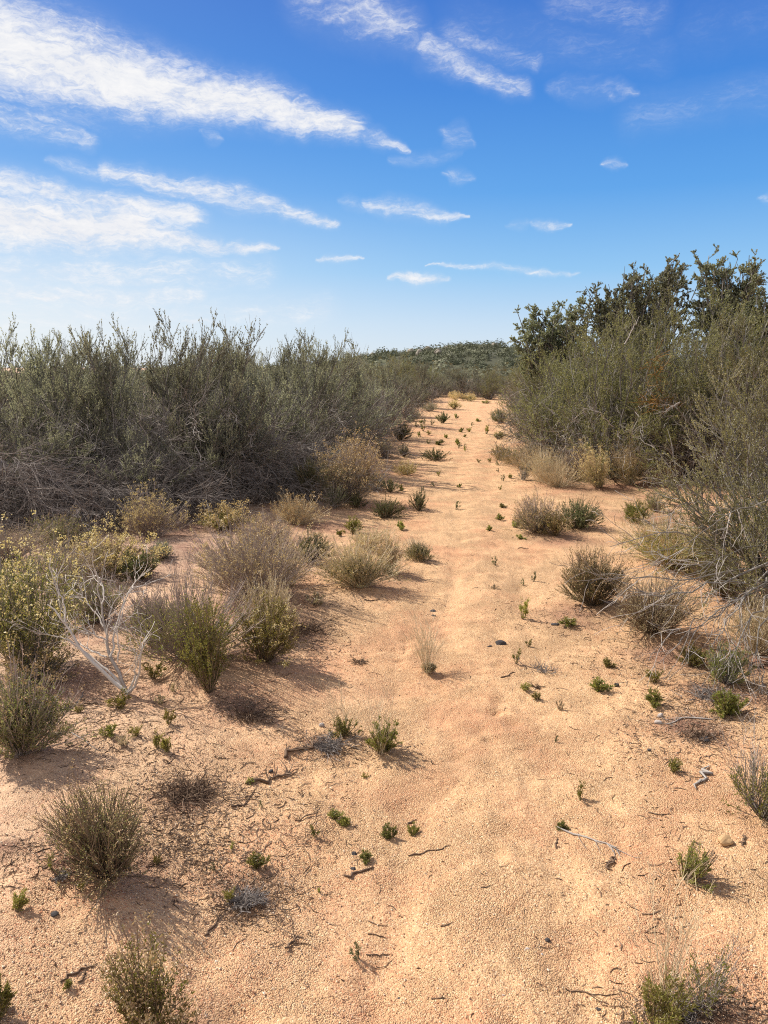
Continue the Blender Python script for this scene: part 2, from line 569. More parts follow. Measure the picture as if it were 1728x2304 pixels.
def ground_material(name, path=False):
    m, n, out = mat(name)
    geo = n.new('ShaderNodeNewGeometry')
    pos = geo.outputs['Position']
    sp = n.new('ShaderNodeSeparateXYZ')
    n.l.new(pos, sp.inputs[0])
    big = n.noise(pos, .38, 4, .6, .3)
    med = n.noise(pos, 1.6, 4, .62, .4)
    sml = n.noise(pos, 9.0, 5, .65)
    # coarse grains: one colour each
    vor = n.new('ShaderNodeTexVoronoi', feature='F1')
    n.l.new(pos, vor.inputs['Vector'])
    vor.inputs['Scale'].default_value = 330
    vor2 = n.new('ShaderNodeTexVoronoi', feature='F1')
    n.l.new(pos, vor2.inputs['Vector'])
    vor2.inputs['Scale'].default_value = 200
    grain = n.new('ShaderNodeSeparateColor')
    n.l.new(vor.outputs['Color'], grain.inputs[0])
    grain2 = n.new('ShaderNodeSeparateColor')
    n.l.new(vor2.outputs['Color'], grain2.inputs[0])
    g = n.math('MULTIPLY_ADD', grain.outputs[0], .5, n.math('MULTIPLY', grain2.outputs[0], .5))
    sand = n.ramp(g, [(0, (.28, .142, .075)), (.22, (.455, .258, .145)), (.5, (.565, .35, .182)), (.78, (.635, .43, .24)), (1, (.78, .62, .44))])
    # reddish fine grit in drifts, paler dusty soil to the left
    red = n.smooth(n.math('MULTIPLY_ADD', med.outputs[0], .6, n.math('MULTIPLY', big.outputs[0], .5)), .50, .70)
    sand = n.mix(n.math('MULTIPLY', red, .55), sand, (.50, .245, .135, 1))
    pale = n.smooth(n.math('MULTIPLY_ADD', sp.outputs[0], -.35, n.math('MULTIPLY_ADD', big.outputs[0], 1.2, -.55)), .0, 1.0)
    sand = n.mix(n.math('MULTIPLY', pale, .72), sand, (.60, .43, .325, 1))
    red2 = n.math('MULTIPLY', n.smooth(grain2.outputs[1], .86, .93), n.smooth(med.outputs[0], .42, .6))
    sand = n.mix(n.math('MULTIPLY', red2, .6), sand, (.42, .14, .07, 1))
    # fine organic dirt towards the thickets, doubling as bush shade put into the colour
    litter = n.smooth(n.math('MULTIPLY_ADD', med.outputs[0], .6, n.math('MULTIPLY', sml.outputs[0], .5)), .52, .72)
    edge_l = n.smooth(n.math('SUBTRACT', n.math('MULTIPLY_ADD', sp.outputs[1], .125, -.6), sp.outputs[0]), 0.2, 2.2)
    edge_r = n.smooth(n.math('SUBTRACT', sp.outputs[0], n.math('MULTIPLY_ADD', sp.outputs[1], .16, 1.0)), 0.1, 1.0)
    dirt = n.math('MULTIPLY', litter, n.math('MULTIPLY_ADD', n.math('MAXIMUM', edge_l, edge_r), .7, .08))
    sand = n.mix(dirt, sand, (.215, .12, .085, 1))
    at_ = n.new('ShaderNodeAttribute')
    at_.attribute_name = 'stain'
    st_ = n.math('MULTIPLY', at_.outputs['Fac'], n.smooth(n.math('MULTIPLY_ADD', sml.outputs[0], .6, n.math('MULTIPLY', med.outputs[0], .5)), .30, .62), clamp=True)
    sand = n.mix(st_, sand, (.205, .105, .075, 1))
    tone = n.math('MULTIPLY_ADD', sml.outputs[0], .35, n.math('MULTIPLY_ADD', med.outputs[0], .45, .60))
    sand = n.mix(1.0, sand, n.comb(tone, tone, tone), 'MULTIPLY')
    p = n.new('ShaderNodeBsdfPrincipled')
    n.put(p.inputs['Base Color'], sand)
    p.inputs['Roughness'].default_value = .93
    p.inputs['Specular IOR Level'].default_value = .15
    hgt = n.math('MULTIPLY_ADD', vor.outputs['Distance'], -.5, n.math('MULTIPLY', vor2.outputs['Distance'], -1.0))
    hgt = n.math('MULTIPLY_ADD', sml.outputs[0], 1.2, hgt)
    patch = n.smooth(n.noise(pos, 2.6, 4, .65, .5).outputs[0], .36, .62, .22, 1.0)
    hgt = n.math('MULTIPLY', hgt, patch)
    fine_ = n.noise(pos, 55, 4, .7)
    hgt = n.math('MULTIPLY_ADD', fine_.outputs[0], 1.5, hgt)
    b = n.new('ShaderNodeBump')
    b.inputs['Strength'].default_value = .95
    b.inputs['Distance'].default_value = .008
    n.put(b.inputs['Height'], hgt)
    n.l.new(b.outputs[0], p.inputs['Normal'])
    n.l.new(p.outputs[0], out.inputs[0])
    return m


M['hill_scrub'] = leafy('far_scrub_leaves', [(.085, .094, .066), (.12, .13, .088), (.165, .172, .115), (.25, .245, .185)], .12, .05, 0, .25, .3)
M['ground'] = ground_material('decomposed_granite')
M['path'] = ground_material('trodden_granite_sand', True)


def graded(lo, hi, step, growth, far_lo, far_hi):
    a = list(np.arange(lo, hi, step))
    s, x = step, a[-1]
    while x < far_hi:
        s *= growth
        x += s
        a.append(x)
    s, x = step, lo
    pre = []
    while x > far_lo:
        s *= growth
        x -= s
        pre.append(x)
    return np.array(pre[::-1] + a)


gx = graded(-2.0, 2.3, .0125, 1.028, -1500, 1500)
gy = graded(1.3, 4.4, .0125, 1.022, -60, 2500)
X, Y = np.meshgrid(gx, gy)
Z = height(X, Y)
far = np.clip((np.hypot(X, Y) - 90) / 200, 0, 1)
Z = Z * (1 - far)
nx, ny = len(gx), len(gy)
idx = np.arange(nx * ny).reshape(ny, nx)
quads = np.stack([idx[:-1, :-1], idx[:-1, 1:], idx[1:, 1:], idx[1:, :-1]], -1).reshape(-1, 4)
verts = np.stack([X, Y, Z], -1).reshape(-1, 3)
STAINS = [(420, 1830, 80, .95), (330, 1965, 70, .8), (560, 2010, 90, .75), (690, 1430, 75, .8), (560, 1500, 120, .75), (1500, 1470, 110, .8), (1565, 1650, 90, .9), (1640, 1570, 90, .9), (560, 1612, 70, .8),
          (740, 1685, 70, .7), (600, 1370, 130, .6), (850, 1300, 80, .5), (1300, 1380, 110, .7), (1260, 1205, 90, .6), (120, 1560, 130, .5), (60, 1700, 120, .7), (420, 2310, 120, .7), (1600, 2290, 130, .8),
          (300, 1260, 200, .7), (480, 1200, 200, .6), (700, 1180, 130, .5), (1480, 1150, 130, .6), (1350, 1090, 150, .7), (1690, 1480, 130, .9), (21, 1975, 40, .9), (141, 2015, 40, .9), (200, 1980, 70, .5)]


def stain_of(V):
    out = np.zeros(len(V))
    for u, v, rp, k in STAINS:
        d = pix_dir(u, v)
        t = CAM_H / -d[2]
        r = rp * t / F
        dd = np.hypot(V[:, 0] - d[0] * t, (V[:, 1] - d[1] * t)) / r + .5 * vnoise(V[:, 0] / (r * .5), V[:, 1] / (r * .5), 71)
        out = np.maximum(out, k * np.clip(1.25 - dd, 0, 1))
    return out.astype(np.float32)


def ground_mesh(name, V, Q, m):
    mb = MB()
    mb.add(V, Q)
    me = mb.mesh(name, m, True)
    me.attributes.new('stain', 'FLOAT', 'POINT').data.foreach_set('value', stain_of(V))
    return me


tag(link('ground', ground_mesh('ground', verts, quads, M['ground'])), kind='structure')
# the trodden path: a thin sheet that follows the ground, with a wandering edge
XC, YC = verts[quads].mean(1)[:, 0], verts[quads].mean(1)[:, 1]
edge = path_half(YC) + .22 * vnoise(YC / 1.3, XC * 0 + np.sign(XC - path_mid(YC)) * 7.3, 21) + .1 * vnoise(YC / .35, XC * 0 + np.sign(XC - path_mid(YC)) * 3.3, 22)
sel = (np.abs(XC - path_mid(YC)) < edge) & (YC > -3) & (YC < 41)
pq = quads[sel]
used, inv = np.unique(pq, return_inverse=True)
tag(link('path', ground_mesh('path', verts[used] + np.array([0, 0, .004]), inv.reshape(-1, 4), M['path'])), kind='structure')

# ------------------------------------------------------------------ plants
def base_empty(name, loc, label=None, cat=None, group=None, rz=0.0, s=1.0):
    o = bpy.data.objects.new(name, None)
    o.empty_display_size = .1
    COL.objects.link(o)
    o.location = loc
    o.rotation_euler = (0, 0, rz)
    o.scale = (s, s, s) if np.isscalar(s) else s
    return tag(o, label, cat, group)


def copy_thing(root, loc, rz, s, label=None, group=None):
    r = root.copy()
    COL.objects.link(r)
    r.location = loc
    r.rotation_euler = (0, 0, rz)
    r.scale = (s, s, s) if np.isscalar(s) else s
    for k, val in (('label', label), ('group', group)):
        if val:
            r[k] = val
        elif k in r:
            del r[k]
    for ch in list(root.children):
        c = ch.copy()
        COL.objects.link(c)
        c.parent = r
    return r


def tall_bush(seed, h, w, leaf='grey_green', n_main=46, n_sec=7, n_wand=6, n_leaf=18, ll=.033, lw=.011, upright=.6, dead=1.0, bare=.12, skew=0.0, skirt=.18, ang=1.0):
    """chamise-like: many stems from one crown, arching up, ending in leafy wands; grey dead wood below. Returns meshes by part name."""
    rng = np.random.default_rng(seed)
    r = w / 2
    ph = rng.uniform(0, 2 * np.pi, n_main)
    # a few broad lobes make the outline uneven
    lob = 1 + .30 * np.sin(ph * 3 + rng.uniform(0, 6)) + .16 * np.sin(ph * 5 + rng.uniform(0, 6))
    tall = 1 + .16 * np.sin(ph * 2 + rng.uniform(0, 6)) + .10 * np.sin(ph * 4 + rng.uniform(0, 6))
    u = rng.uniform(0, 1, n_main) ** .6
    rr = r * u * lob * .85
    zz = h * np.sqrt(np.maximum(1 - (u * .93) ** 2, .04)) * rng.uniform(.72, 1.02, n_main) * np.minimum(tall, 1.1)
    zz = np.where(rng.uniform(size=n_main) < skirt, zz * rng.uniform(.3, .75, n_main), zz)
    tip = np.stack([rr * np.cos(ph) + skew * zz, rr * np.sin(ph), np.maximum(zz, .14 * h)], 1)
    b = np.stack([np.cos(ph), np.sin(ph), 0 * ph], 1) * (rng.uniform(.02, .2, n_main) * r)[:, None]
    ctl = b + (tip - b) * np.array([.55 - .3 * upright, .55 - .3 * upright, .62]) + rng.normal(0, .06 * r, (n_main, 3))
    P = bez(b, ctl, tip, 9, .03, rng)
    t9 = np.linspace(0, 1, 9)[None]
    wood, fol, dd = MB(), MB(), MB()
    tubes(wood, P, (rng.uniform(.009, .02, (n_main, 1)) * (1 - .8 * t9)) * (h / 2.2), 4, rng)
    p, d, t = along(P, n_sec, .35, .98, rng, 15 * ang, 50 * ang)
    L = rng.uniform(.22, .48, len(p)) * h * .42 * (1.25 - .55 * t)
    S = grow(p, d, L, 5, .14, .12, rng)
    t5 = np.linspace(0, 1, 5)[None]
    tubes(wood, S, (.0042 * (1 - .65 * t5)) * np.ones((len(S), 1)), 3, rng)
    p, d, t = along(S, n_wand, .15, 1.0, rng, 12 * ang, 42 * ang)
    Wd = grow(p, d, rng.uniform(.10, .30, len(p)) * (h / 2.2) ** .5, 4, .16, .10, rng)
    tubes(wood, Wd, (.002 * (1 - .6 * np.linspace(0, 1, 4)[None])) * np.ones((len(Wd), 1)), 3, rng)
    live = Wd[rng.uniform(size=len(Wd)) > bare]
    p, d, t = along(live, n_leaf, .05, 1.0, rng, 22 * ang, 60 * ang)
    leaves(fol, p, d, rng.uniform(.6, 1.25, len(p)) * ll, rng.uniform(.7, 1.2, len(p)) * lw, rng)
    # dead grey wood: low, drooping, forked
    nd = int(60 * dead)
    if nd:
        ph = rng.uniform(0, 2 * np.pi, nd)
        o = np.stack([np.cos(ph), np.sin(ph), 0 * ph], 1)
        b = o * (rng.uniform(.05, .5, nd) * r)[:, None] + np.array([0, 0, 1.]) * (rng.uniform(0, .35, nd) * h * .6)[:, None]
        tp = o * (rng.uniform(.5, 1.08, nd) * r)[:, None] + np.array([0, 0, 1.]) * (rng.uniform(.04, .6, nd) * h)[:, None]
        c = (b + tp) / 2 + np.array([0, 0, 1.]) * (rng.uniform(.0, .22, nd) * h)[:, None]
        Q = bez(b, c, tp, 8, .05, rng)
        tubes(dd, Q, rng.uniform(.004, .011, (nd, 1)) * (1 - .75 * np.linspace(0, 1, 8)[None]), 4, rng)
        p, d, t = along(Q, 7, .3, 1, rng, 20, 65)
        S2 = grow(p, d, rng.uniform(.12, .42, len(p)), 5, .0, .22, rng)
        tubes(dd, S2, .0032 * (1 - .6 * t5) * np.ones((len(S2), 1)), 3, rng)
        p, d, t = along(S2, 3, .3, 1, rng, 20, 65)
        S3 = grow(p, d, rng.uniform(.06, .22, len(p)), 4, .0, .25, rng)
        tubes(dd, S3, .0018 * np.ones((len(S3), 4)), 3, rng)
        for a in dd.v:
            a[:, 2] = np.maximum(a[:, 2], .004)
    res = {'branches': wood.mesh('branches', M['bark']), 'foliage': fol.mesh('foliage', M[leaf])}
    if nd:
        res['dead_twigs'] = dd.mesh('dead_twigs', M['dead'] if seed % 2 else M['dark_dead'])
    return res


def assemble(name, meshes, loc, label, cat, group=None, rz=0.0, s=1.0):
    o = base_empty(name, loc, label, cat, group, rz, s)
    for k, me in meshes.items():
        link(k, me, o)
    return o


def shrub(seed, w, h, stem='brown', leaf='green', head=None, n=150, n_side=4, n_leaf=14, leaf_zone=(.15, .8), ll=.016, lw=.005,
          head_n=9, head_size=.008, spread=.8, open_=.25, head_frac=.7, thick=.0022, side=(.2, .95)):
    """small shrub: a dome of thin stems with leaves low down and, on many, dry flower heads on top"""
    rng = np.random.default_rng(seed)
    r = w / 2
    if n > 30:
        n = int(n * .78)
        n_leaf = max(int(n_leaf * .8), 2) if n_leaf else 0
        thick *= 1.12
    ph = rng.uniform(0, 2 * np.pi, n)
    lob = 1 + .26 * np.sin(ph * 2 + rng.uniform(0, 6)) + .20 * np.sin(ph * 3 + rng.uniform(0, 6))
    u = rng.uniform(0, 1, n) ** .55
    rr = r * u * lob * .94
    zz = h * np.sqrt(np.maximum(1 - (u * spread) ** 2, .05)) * np.where(rng.uniform(size=n) < .12, rng.uniform(1.0, 1.28, n), rng.uniform(.5, 1.02, n))
    lean_ = rng.normal(0, .16, 2)
    tip = np.stack([rr * np.cos(ph) + lean_[0] * zz, rr * np.sin(ph) + lean_[1] * zz, zz], 1)
    zap = rng.uniform(size=n) < .10
    tip[zap] = tip[zap] * np.array([1.15, 1.15, .45])
    b = np.stack([np.cos(ph), np.sin(ph), 0 * ph], 1) * (rng.uniform(0, .30, n) * r * (.3 + open_))[:, None]
    ctl = b + (tip - b) * np.array([.5, .5, .45]) + rng.normal(0, .03 * w, (n, 3)) * np.array([1, 1, .3])
    P = bez(b, ctl, tip, 7, .022, rng)
    st, fo, fl = MB(), MB(), MB()
    t7 = np.linspace(0, 1, 7)[None]
    tubes(st, P, thick * rng.uniform(.7, 1.3, (n, 1)) * (1 - .62 * t7), 3, rng)
    p, d, t = along(P, n_side, side[0] + .12, side[1], rng, 8, 30)
    S = grow(p, d, rng.uniform(.10, .26, len(p)) * h, 4, .10, .09, rng)
    tubes(st, S, thick * .5 * (1 - .5 * np.linspace(0, 1, 4)[None]) * np.ones((len(S), 1)), 3, rng)
    if n_leaf:
        lo = np.concatenate([P[:, [0, 2, 4, 6]], S])
        p, d, t = along(lo, n_leaf, .05, 1., rng, 22, 62)
        zrel = p[:, 2] / h / np.sqrt(np.maximum(1 - np.minimum((p[:, 0] ** 2 + p[:, 1] ** 2) / (r * r) * spread ** 2, .9), .1))
        keep = (zrel > leaf_zone[0] * .5 + rng.normal(0, .05, len(p))) & (zrel < leaf_zone[1] + rng.normal(0, .09, len(p)))
        p, d = p[keep], d[keep]
        leaves(fo, p, d, rng.uniform(.55, 1.3, len(p)) * ll, rng.uniform(.7, 1.2, len(p)) * lw, rng)
    if head:
        E = np.concatenate([P[:, -1], S[:, -1][rng.uniform(size=len(S)) < .6]])
        E = E[rng.uniform(size=len(E)) < head_frac]
        k = len(E)
        p = np.repeat(E, head_n, 0) + rng.normal(0, head_size * .75, (k * head_n, 3))
        leaves(fl, p, norm(rng.normal(size=p.shape) + np.array([0, 0, .5])), rng.uniform(.6, 1.3, len(p)) * head_size, rng.uniform(.5, .9, len(p)) * head_size, rng)
    res = {'stems': st.mesh('stems', M[stem])}
    if n_leaf:
        res['foliage'] = fo.mesh('foliage', M[leaf])
    if head:
        res['flower_heads'] = fl.mesh('flower_heads', M[head])
    for k, me in res.items():
        pass
    return res


def oak(seed, h, blobs, n_limb=9):
    """scrub oak: limbs that fork to clumps of leaves; blobs (x,y,z,r) give the crown its lobes"""
    rng = np.random.default_rng(seed)
    tr, cr = MB(), MB()
    tips = []
    for (bx, by, bz, br) in blobs:
        k = n_limb
        o = norm(rng.normal(size=(k, 3))) * (br * rng.uniform(.2, .75, (k, 1)))
        tips.append(np.array([bx, by, bz]) + o)
    tip = np.concatenate(tips)
    N = len(tip)
    b = rng.normal(0, .10, (N, 3)) * np.array([1, 1, 0])
    ctl = b + (tip - b) * np.array([.35, .35, .6])
    P = bez(b, ctl, tip, 10, .045, rng)
    tubes(tr, P, rng.uniform(.02, .045, (N, 1)) * (1 - .82 * np.linspace(0, 1, 10)[None]), 5, rng)
    p, d, t = along(P, 9, .5, 1.0, rng, 20, 70)
    S = grow(p, d, rng.uniform(.10, .30, len(p)), 5, .06, .18, rng)
    tubes(tr, S, .007 * (1 - .6 * np.linspace(0, 1, 5)[None]) * np.ones((len(S), 1)), 3, rng)
    p, d, t = along(S, 6, .3, 1.0, rng, 20, 65)
    T3 = grow(p, d, rng.uniform(.05, .15, len(p)), 4, .05, .15, rng)
    tubes(tr, T3, .003 * np.ones((len(T3), 4)), 3, rng)
    p, d, t = along(T3, 42, .05, 1.0, rng, 25, 80)
    leaves(cr, p, d, rng.uniform(.6, 1.2, len(p)) * .029, rng.uniform(.7, 1.2, len(p)) * .017, rng, .5)
    return {'trunk': tr.mesh('trunk', M['bark']), 'crown': cr.mesh('crown', M['oak'])}


rng0 = np.random.default_rng(11)


def put_z(x, y):
    return float(height(x, y, False)) - .02


# ---- tall thicket on the left
BROOM = dict(ang=.66, upright=.85, n_main=42, n_sec=7, n_wand=6, n_leaf=17)
LEFT = [tall_bush(101, 2.2, 2.4, skew=.10, **BROOM), tall_bush(102, 2.02, 2.6, **BROOM), tall_bush(103, 2.36, 2.2, skew=.16, **BROOM),
        tall_bush(104, 1.95, 2.5, dead=1.8, bare=.45, **BROOM), tall_bush(105, 2.16, 2.3, dead=1.4, **BROOM)]
RIGHT = [tall_bush(201, 2.5, 3.0, 'olive', n_main=80, upright=.1, bare=.1, skirt=.4), tall_bush(202, 2.2, 2.6, 'olive', n_main=66, upright=.15, bare=.3, skirt=.35),
         tall_bush(203, 2.35, 2.8, 'olive', n_main=74, upright=.05, dead=1.2, skirt=.4)]
protos = {}


def place_bush(kind, i, x, y, rz, s, label, group, cat='bush', name='tall_bush'):
    meshes = (LEFT if kind == 'L' else RIGHT)[i]
    key = (kind, i)
    loc = (x, y, put_z(x, y))
    if key not in protos:
        protos[key] = assemble(name, meshes, loc, label, cat, group, rz, s)
        return protos[key]
    return copy_thing(protos[key], loc, rz, s, label, group)


def X_at(u, y):
    """world x at distance y of pixel column u"""
    return (u - CX) / F * y


GL, GR, GF = 'tall grey-green bushes of the thicket beside the path', 'tall olive bushes beside the path under the oaks', 'bushes closing in around the far end of the path'
front_left = [
    (-50, 9.3, 1, .88, 'tall grey-green bush at the left edge, behind the heap of fallen dead branches'),
    (130, 9.8, 0, .92, 'tall grey-green bush with a bare dark sprig poking out above the dead brush heap'),
    (265, 9.9, 4, .98, 'tall grey-green bush behind the purple-grey shrub, second gap in from the brush heap'),
    (385, 10.1, 2, .97, 'tallest plumed bush of the left thicket, its wands highest against the sky'),
    (505, 10.4, 0, 1.0, 'grey-green bush with pale limbs leaning out to the right over the thicket'),
    (600, 11.6, 3, 1.0, 'half-bare dark bush above the tan shrub, fallen branches at its feet'),
    (690, 12.6, 2, .93, 'plumed bush standing alone against the sky where the left thicket steps down'),
    (755, 14.2, 1, .95, 'low spreading bush with arching bare twigs right of the lone plumed bush'),
]
for u, y, i, s, lab in front_left:
    place_bush('L', i, X_at(u, y), y, rng0.uniform(-.5, .5), s, lab, GL)
low_front = [
    (330, 9.0, 3, .55, 'short dark bush under the tallest plumed bush, at the thicket foot'),
    (455, 9.6, 4, .6, 'short grey-green bush at the thicket foot behind the golden-capped shrub'),
    (560, 10.4, 1, .6, 'short grey-green bush at the thicket foot above the straw tan shrub'),
    (655, 11.4, 0, .6, 'short bush at the thicket foot behind the dark green column shrub'),
    (90, 8.9, 3, .6, 'short half-bare bush rising out of the big dead brush heap'),
]
for u, y, i, s, lab in low_front:
    place_bush('L', i, X_at(u, y), y, rng0.uniform(0, 6.28), s, lab, GL)
second = [(-160, 10.6, 1), (60, 11.6, 4), (200, 11.8, 1), (330, 12.0, 3), (450, 12.3, 1), (560, 12.8, 4), (640, 13.8, 0), (-300, 9.2, 0),
          (-20, 13.5, 0), (140, 13.8, 2), (290, 14.1, 0), (410, 14.5, 2), (520, 15, 3), (620, 15.8, 1), (700, 16.0, 4)]
for u, y, i in second:
    place_bush('L', i, X_at(u, y) + rng0.normal(0, .1), y, rng0.uniform(0, 6.28), rng0.uniform(.9, 1.04),
               'grey-green bush in the back rows of the left thicket, mostly hidden', GL)
# the left margin of the path, going away
margin = [
    (800, 16.5, 4, .92, 'rounded grey bush on the left path margin, just beyond the big tan shrub'),
    (838, 19.2, 3, .92, 'grey bush on the left path margin, next one beyond the rounded grey bush'),
    (868, 22.5, 0, .88, 'dark bush on the left path margin level with the dark green sprouts'),
    (905, 27, 1, .88, 'dark bush on the left margin where the path narrows'),
    (945, 33, 4, .86, 'last dark bush of the left margin before the path ends'),
]
for u, y, i, s, lab in margin:
    place_bush('L', i, X_at(u, y), y, rng0.uniform(0, 6.28), s, lab, GL)
for y in (19, 27):
    for j in range(int(640 * y / F / 1.9) + 1):
        place_bush('L', (j + int(y)) % 5, X_at(-70, y) + j * 1.9 + rng0.normal(0, .15), y + rng0.normal(0, .3), rng0.uniform(0, 6.28), rng0.uniform(.92, 1.04),
                   'grey-green bush in the back rows of the left thicket, mostly hidden', GL)
k = 0
for y in (18, 21, 25, 29, 34, 40, 43.5, 45.5, 48, 52):
    u = 560
    lim = CX + F * (path_mid(y) - path_half(y) - 2.4) / y if y < 43 else 1230
    while u < lim:
        x = X_at(u, y)
        kk = k % 5
        place_bush('L' if kk != 3 else 'R', kk if kk != 3 else k % 3, x + rng0.normal(0, .2), y + rng0.normal(0, .4), rng0.uniform(0, 6.28), rng0.uniform(.82, 1.0) * (1 if y < 43 else .8),
                   'dark bush in the dense scrub that closes off the far end of the path', GF)
        k += 1
        u += F * (2.0 if y < 43 else 1.5) / y
# ---- right side
right_front = [
    (1390, 12.6, 0, 1.0, 'big olive bush behind the two tan shrubs, rusty orange threads caught in it'),
    (1265, 13.9, 1, .98, 'grey twiggy bush at the left shoulder of the big olive bush'),
    (1555, 12.0, 2, 1.02, 'olive bush right of the big olive bush, before the tallest oak'),
    (1480, 14.0, 0, 1.08, 'bright olive bush just below the middle oak crown'),
    (1330, 15.6, 2, 1.05, 'olive bush under the small oak, pale forked dead limb in its top'),
    (1690, 10.8, 1, 1.03, 'olive bush by the right edge under the cut-off oak'),
    (1640, 13.2, 2, 1.15, 'olive bush under the tallest oak'),
    (1245, 16.6, 2, .86, 'low olive bush overhanging the right path margin'),
    (1228, 20.5, 1, .84, 'second olive bush along the right path margin going away'),
    (1208, 25, 0, .8, 'third olive bush along the right path margin going away'),
    (1188, 31, 2, .8, 'fourth olive bush along the right path margin, near the path end'),
    (1176, 38, 1, .8, 'last olive bush on the right where the path ends'),
]
for u, y, i, s, lab in right_front:
    place_bush('R', i, X_at(u, y), y, rng0.uniform(0, 6.28), s, lab, GR)
for u, y in ((1260, 19), (1330, 19), (1420, 18), (1530, 17), (1640, 16.5), (1240, 24), (1320, 24), (1230, 29), (1290, 29), (1215, 35), (1270, 35), (1780, 12), (1800, 15)):
    place_bush('R', k % 3, X_at(u, y), y, rng0.uniform(0, 6.28), rng0.uniform(.9, 1.05), 'olive bush deep under the oaks', GR)
    k += 1
# near bush on the right edge, its own mesh
nb = tall_bush(301, 2.1, 2.7, 'near_olive', n_main=84, n_sec=9, n_wand=7, n_leaf=26, ll=.017, lw=.008, upright=.1, dead=.9, bare=.12, skirt=.4)
NBX, NBY = 3.14, 5.35
nbo = assemble('tall_bush', nb, (NBX, NBY, put_z(NBX, NBY)), 'near pale olive bush cut off by the right edge, bare grey branches reaching left', 'bush', None, .3)
# its long low branches
rngb = np.random.default_rng(77)
mbb = MB()
org = np.array([-.18, -.25, .28])


def world_at(u, v, y):
    d = pix_dir(u, v)
    t = y / d[1]
    return np.array([d[0] * t, y, CAM_H + d[2] * t])


limbs = [((1728, 1275, 4.75), (1560, 1330, 4.6), (1500, 1352, 4.5), (1420, 1318, 4.5), .011), ((1728, 1268, 4.9), (1600, 1310, 4.7), (1480, 1300, 4.5), (1385, 1300, 4.4), .010),
         ((1728, 1300, 4.6), (1660, 1350, 4.4), (1600, 1395, 4.2), (1535, 1435, 4.1), .009), ((1728, 1310, 4.6), (1640, 1380, 4.3), (1570, 1400, 4.2), (1500, 1420, 4.1), .007),
         ((1728, 1290, 4.7), (1650, 1360, 4.3), (1640, 1400, 4.2), (1600, 1450, 4.0), .008), ((1740, 1330, 4.5), (1690, 1390, 4.3), (1660, 1440, 4.1), (1635, 1520, 3.9), .008),
         ((1740, 1220, 5.0), (1640, 1240, 4.8), (1560, 1280, 4.6), (1500, 1330, 4.5), .008), ((1740, 1120, 5.0), (1660, 1140, 4.8), (1600, 1180, 4.7), (1540, 1230, 4.6), .006),
         ((1740, 1380, 4.3), (1690, 1430, 4.2), (1700, 1490, 4.0), (1720, 1550, 3.9), .008)]
LP = []
for a, b, c, e, rad in limbs:
    pts = np.array([world_at(*q_) for q_ in (a, b, c, e)]) - np.array([NBX, NBY, put_z(NBX, NBY)])
    tt = np.linspace(0, 1, 10)[:, None]
    cur = (1 - tt) ** 3 * pts[0] + 3 * tt * (1 - tt) ** 2 * pts[1] + 3 * tt * tt * (1 - tt) * pts[2] + tt ** 3 * pts[3]
    cur = np.concatenate([[pts[0] * .35 + np.array([0, 0, .2]) * .5], cur])
    cur[1:] += rngb.normal(0, .012, (10, 3))
    LP.append((cur, rad))
LPa = np.stack([c for c, _ in LP])
lr = np.array([r_ for _, r_ in LP])[:, None] * .62
mbt = MB()
tubes(mbb, LPa, lr * (1.15 - .85 * np.linspace(0, 1, 11)[None]), 6, rngb)
p, d, t = along(LPa, 9, .3, 1, rngb, 12, 40)
S = grow(p, d, rngb.uniform(.12, .45, len(p)), 6, -.02, .14, rngb)
tubes(mbt, S, .0026 * (1 - .7 * np.linspace(0, 1, 6)[None]) * np.ones((len(S), 1)), 4, rngb)
p, d, t = along(S, 3, .2, 1, rngb, 15, 60)
S = grow(p, d, rngb.uniform(.06, .25, len(p)), 4, 0, .2, rngb)
tubes(mbt, S, .0014 * np.ones((len(S), 4)), 3, rngb)
link('low_branches', mbb.mesh('low_branches', M['bark']), nbo).rotation_euler = (0, 0, -.3)
link('low_twigs', mbt.mesh('low_twigs', M['dead']), nbo).rotation_euler = (0, 0, -.3)

# oaks above the right-hand bushes
def oak_at(seed, y, blobs_px, label):
    """blobs_px: (u, v, radius px) of the crown lobes, at distance y"""
    xs = [X_at(b[0], y) for b in blobs_px]
    cx = sum(xs) / len(xs)
    z0 = put_z(cx, y)
    bl = []
    rg = np.random.default_rng(seed)
    for (u, v, rp) in blobs_px:
        w_ = world_at(u, v, y)
        bl.append((w_[0] - cx, rg.normal(0, .35), w_[2] - z0, rp / F * y))
    assemble('oak_tree', oak(seed, 4, bl), (cx, y, z0), label, 'tree', 'scrub oaks rising behind the right-hand bushes')


oak_at(401, 19.5, [(1190, 730, 34), (1225, 700, 38), (1265, 695, 34), (1180, 775, 30), (1240, 745, 44), (1300, 705, 32), (1300, 750, 40)], 'lowest oak of the row, small airy crown overhanging the path end')
oak_at(402, 17.5, [(1335, 680, 36), (1365, 675, 34), (1415, 640, 34), (1440, 612, 24), (1485, 612, 28), (1530, 600, 26), (1400, 700, 44), (1465, 670, 50), (1520, 655, 30), (1345, 705, 30)], 'middle oak with a broad dense crown, left of the tallest one')
oak_at(403, 16.5, [(1603, 592, 30), (1655, 590, 34), (1690, 615, 22), (1610, 640, 32), (1650, 640, 30), (1600, 690, 28), (1630, 690, 26), (1675, 632, 24)], 'tallest oak with dark leaning limbs, its crown standing apart from the others')
oak_at(404, 14.5, [(1725, 690, 26), (1765, 690, 36), (1760, 725, 40), (1700, 712, 24), (1735, 740, 34)], 'dark oak cut off by the right edge, only its low side showing')

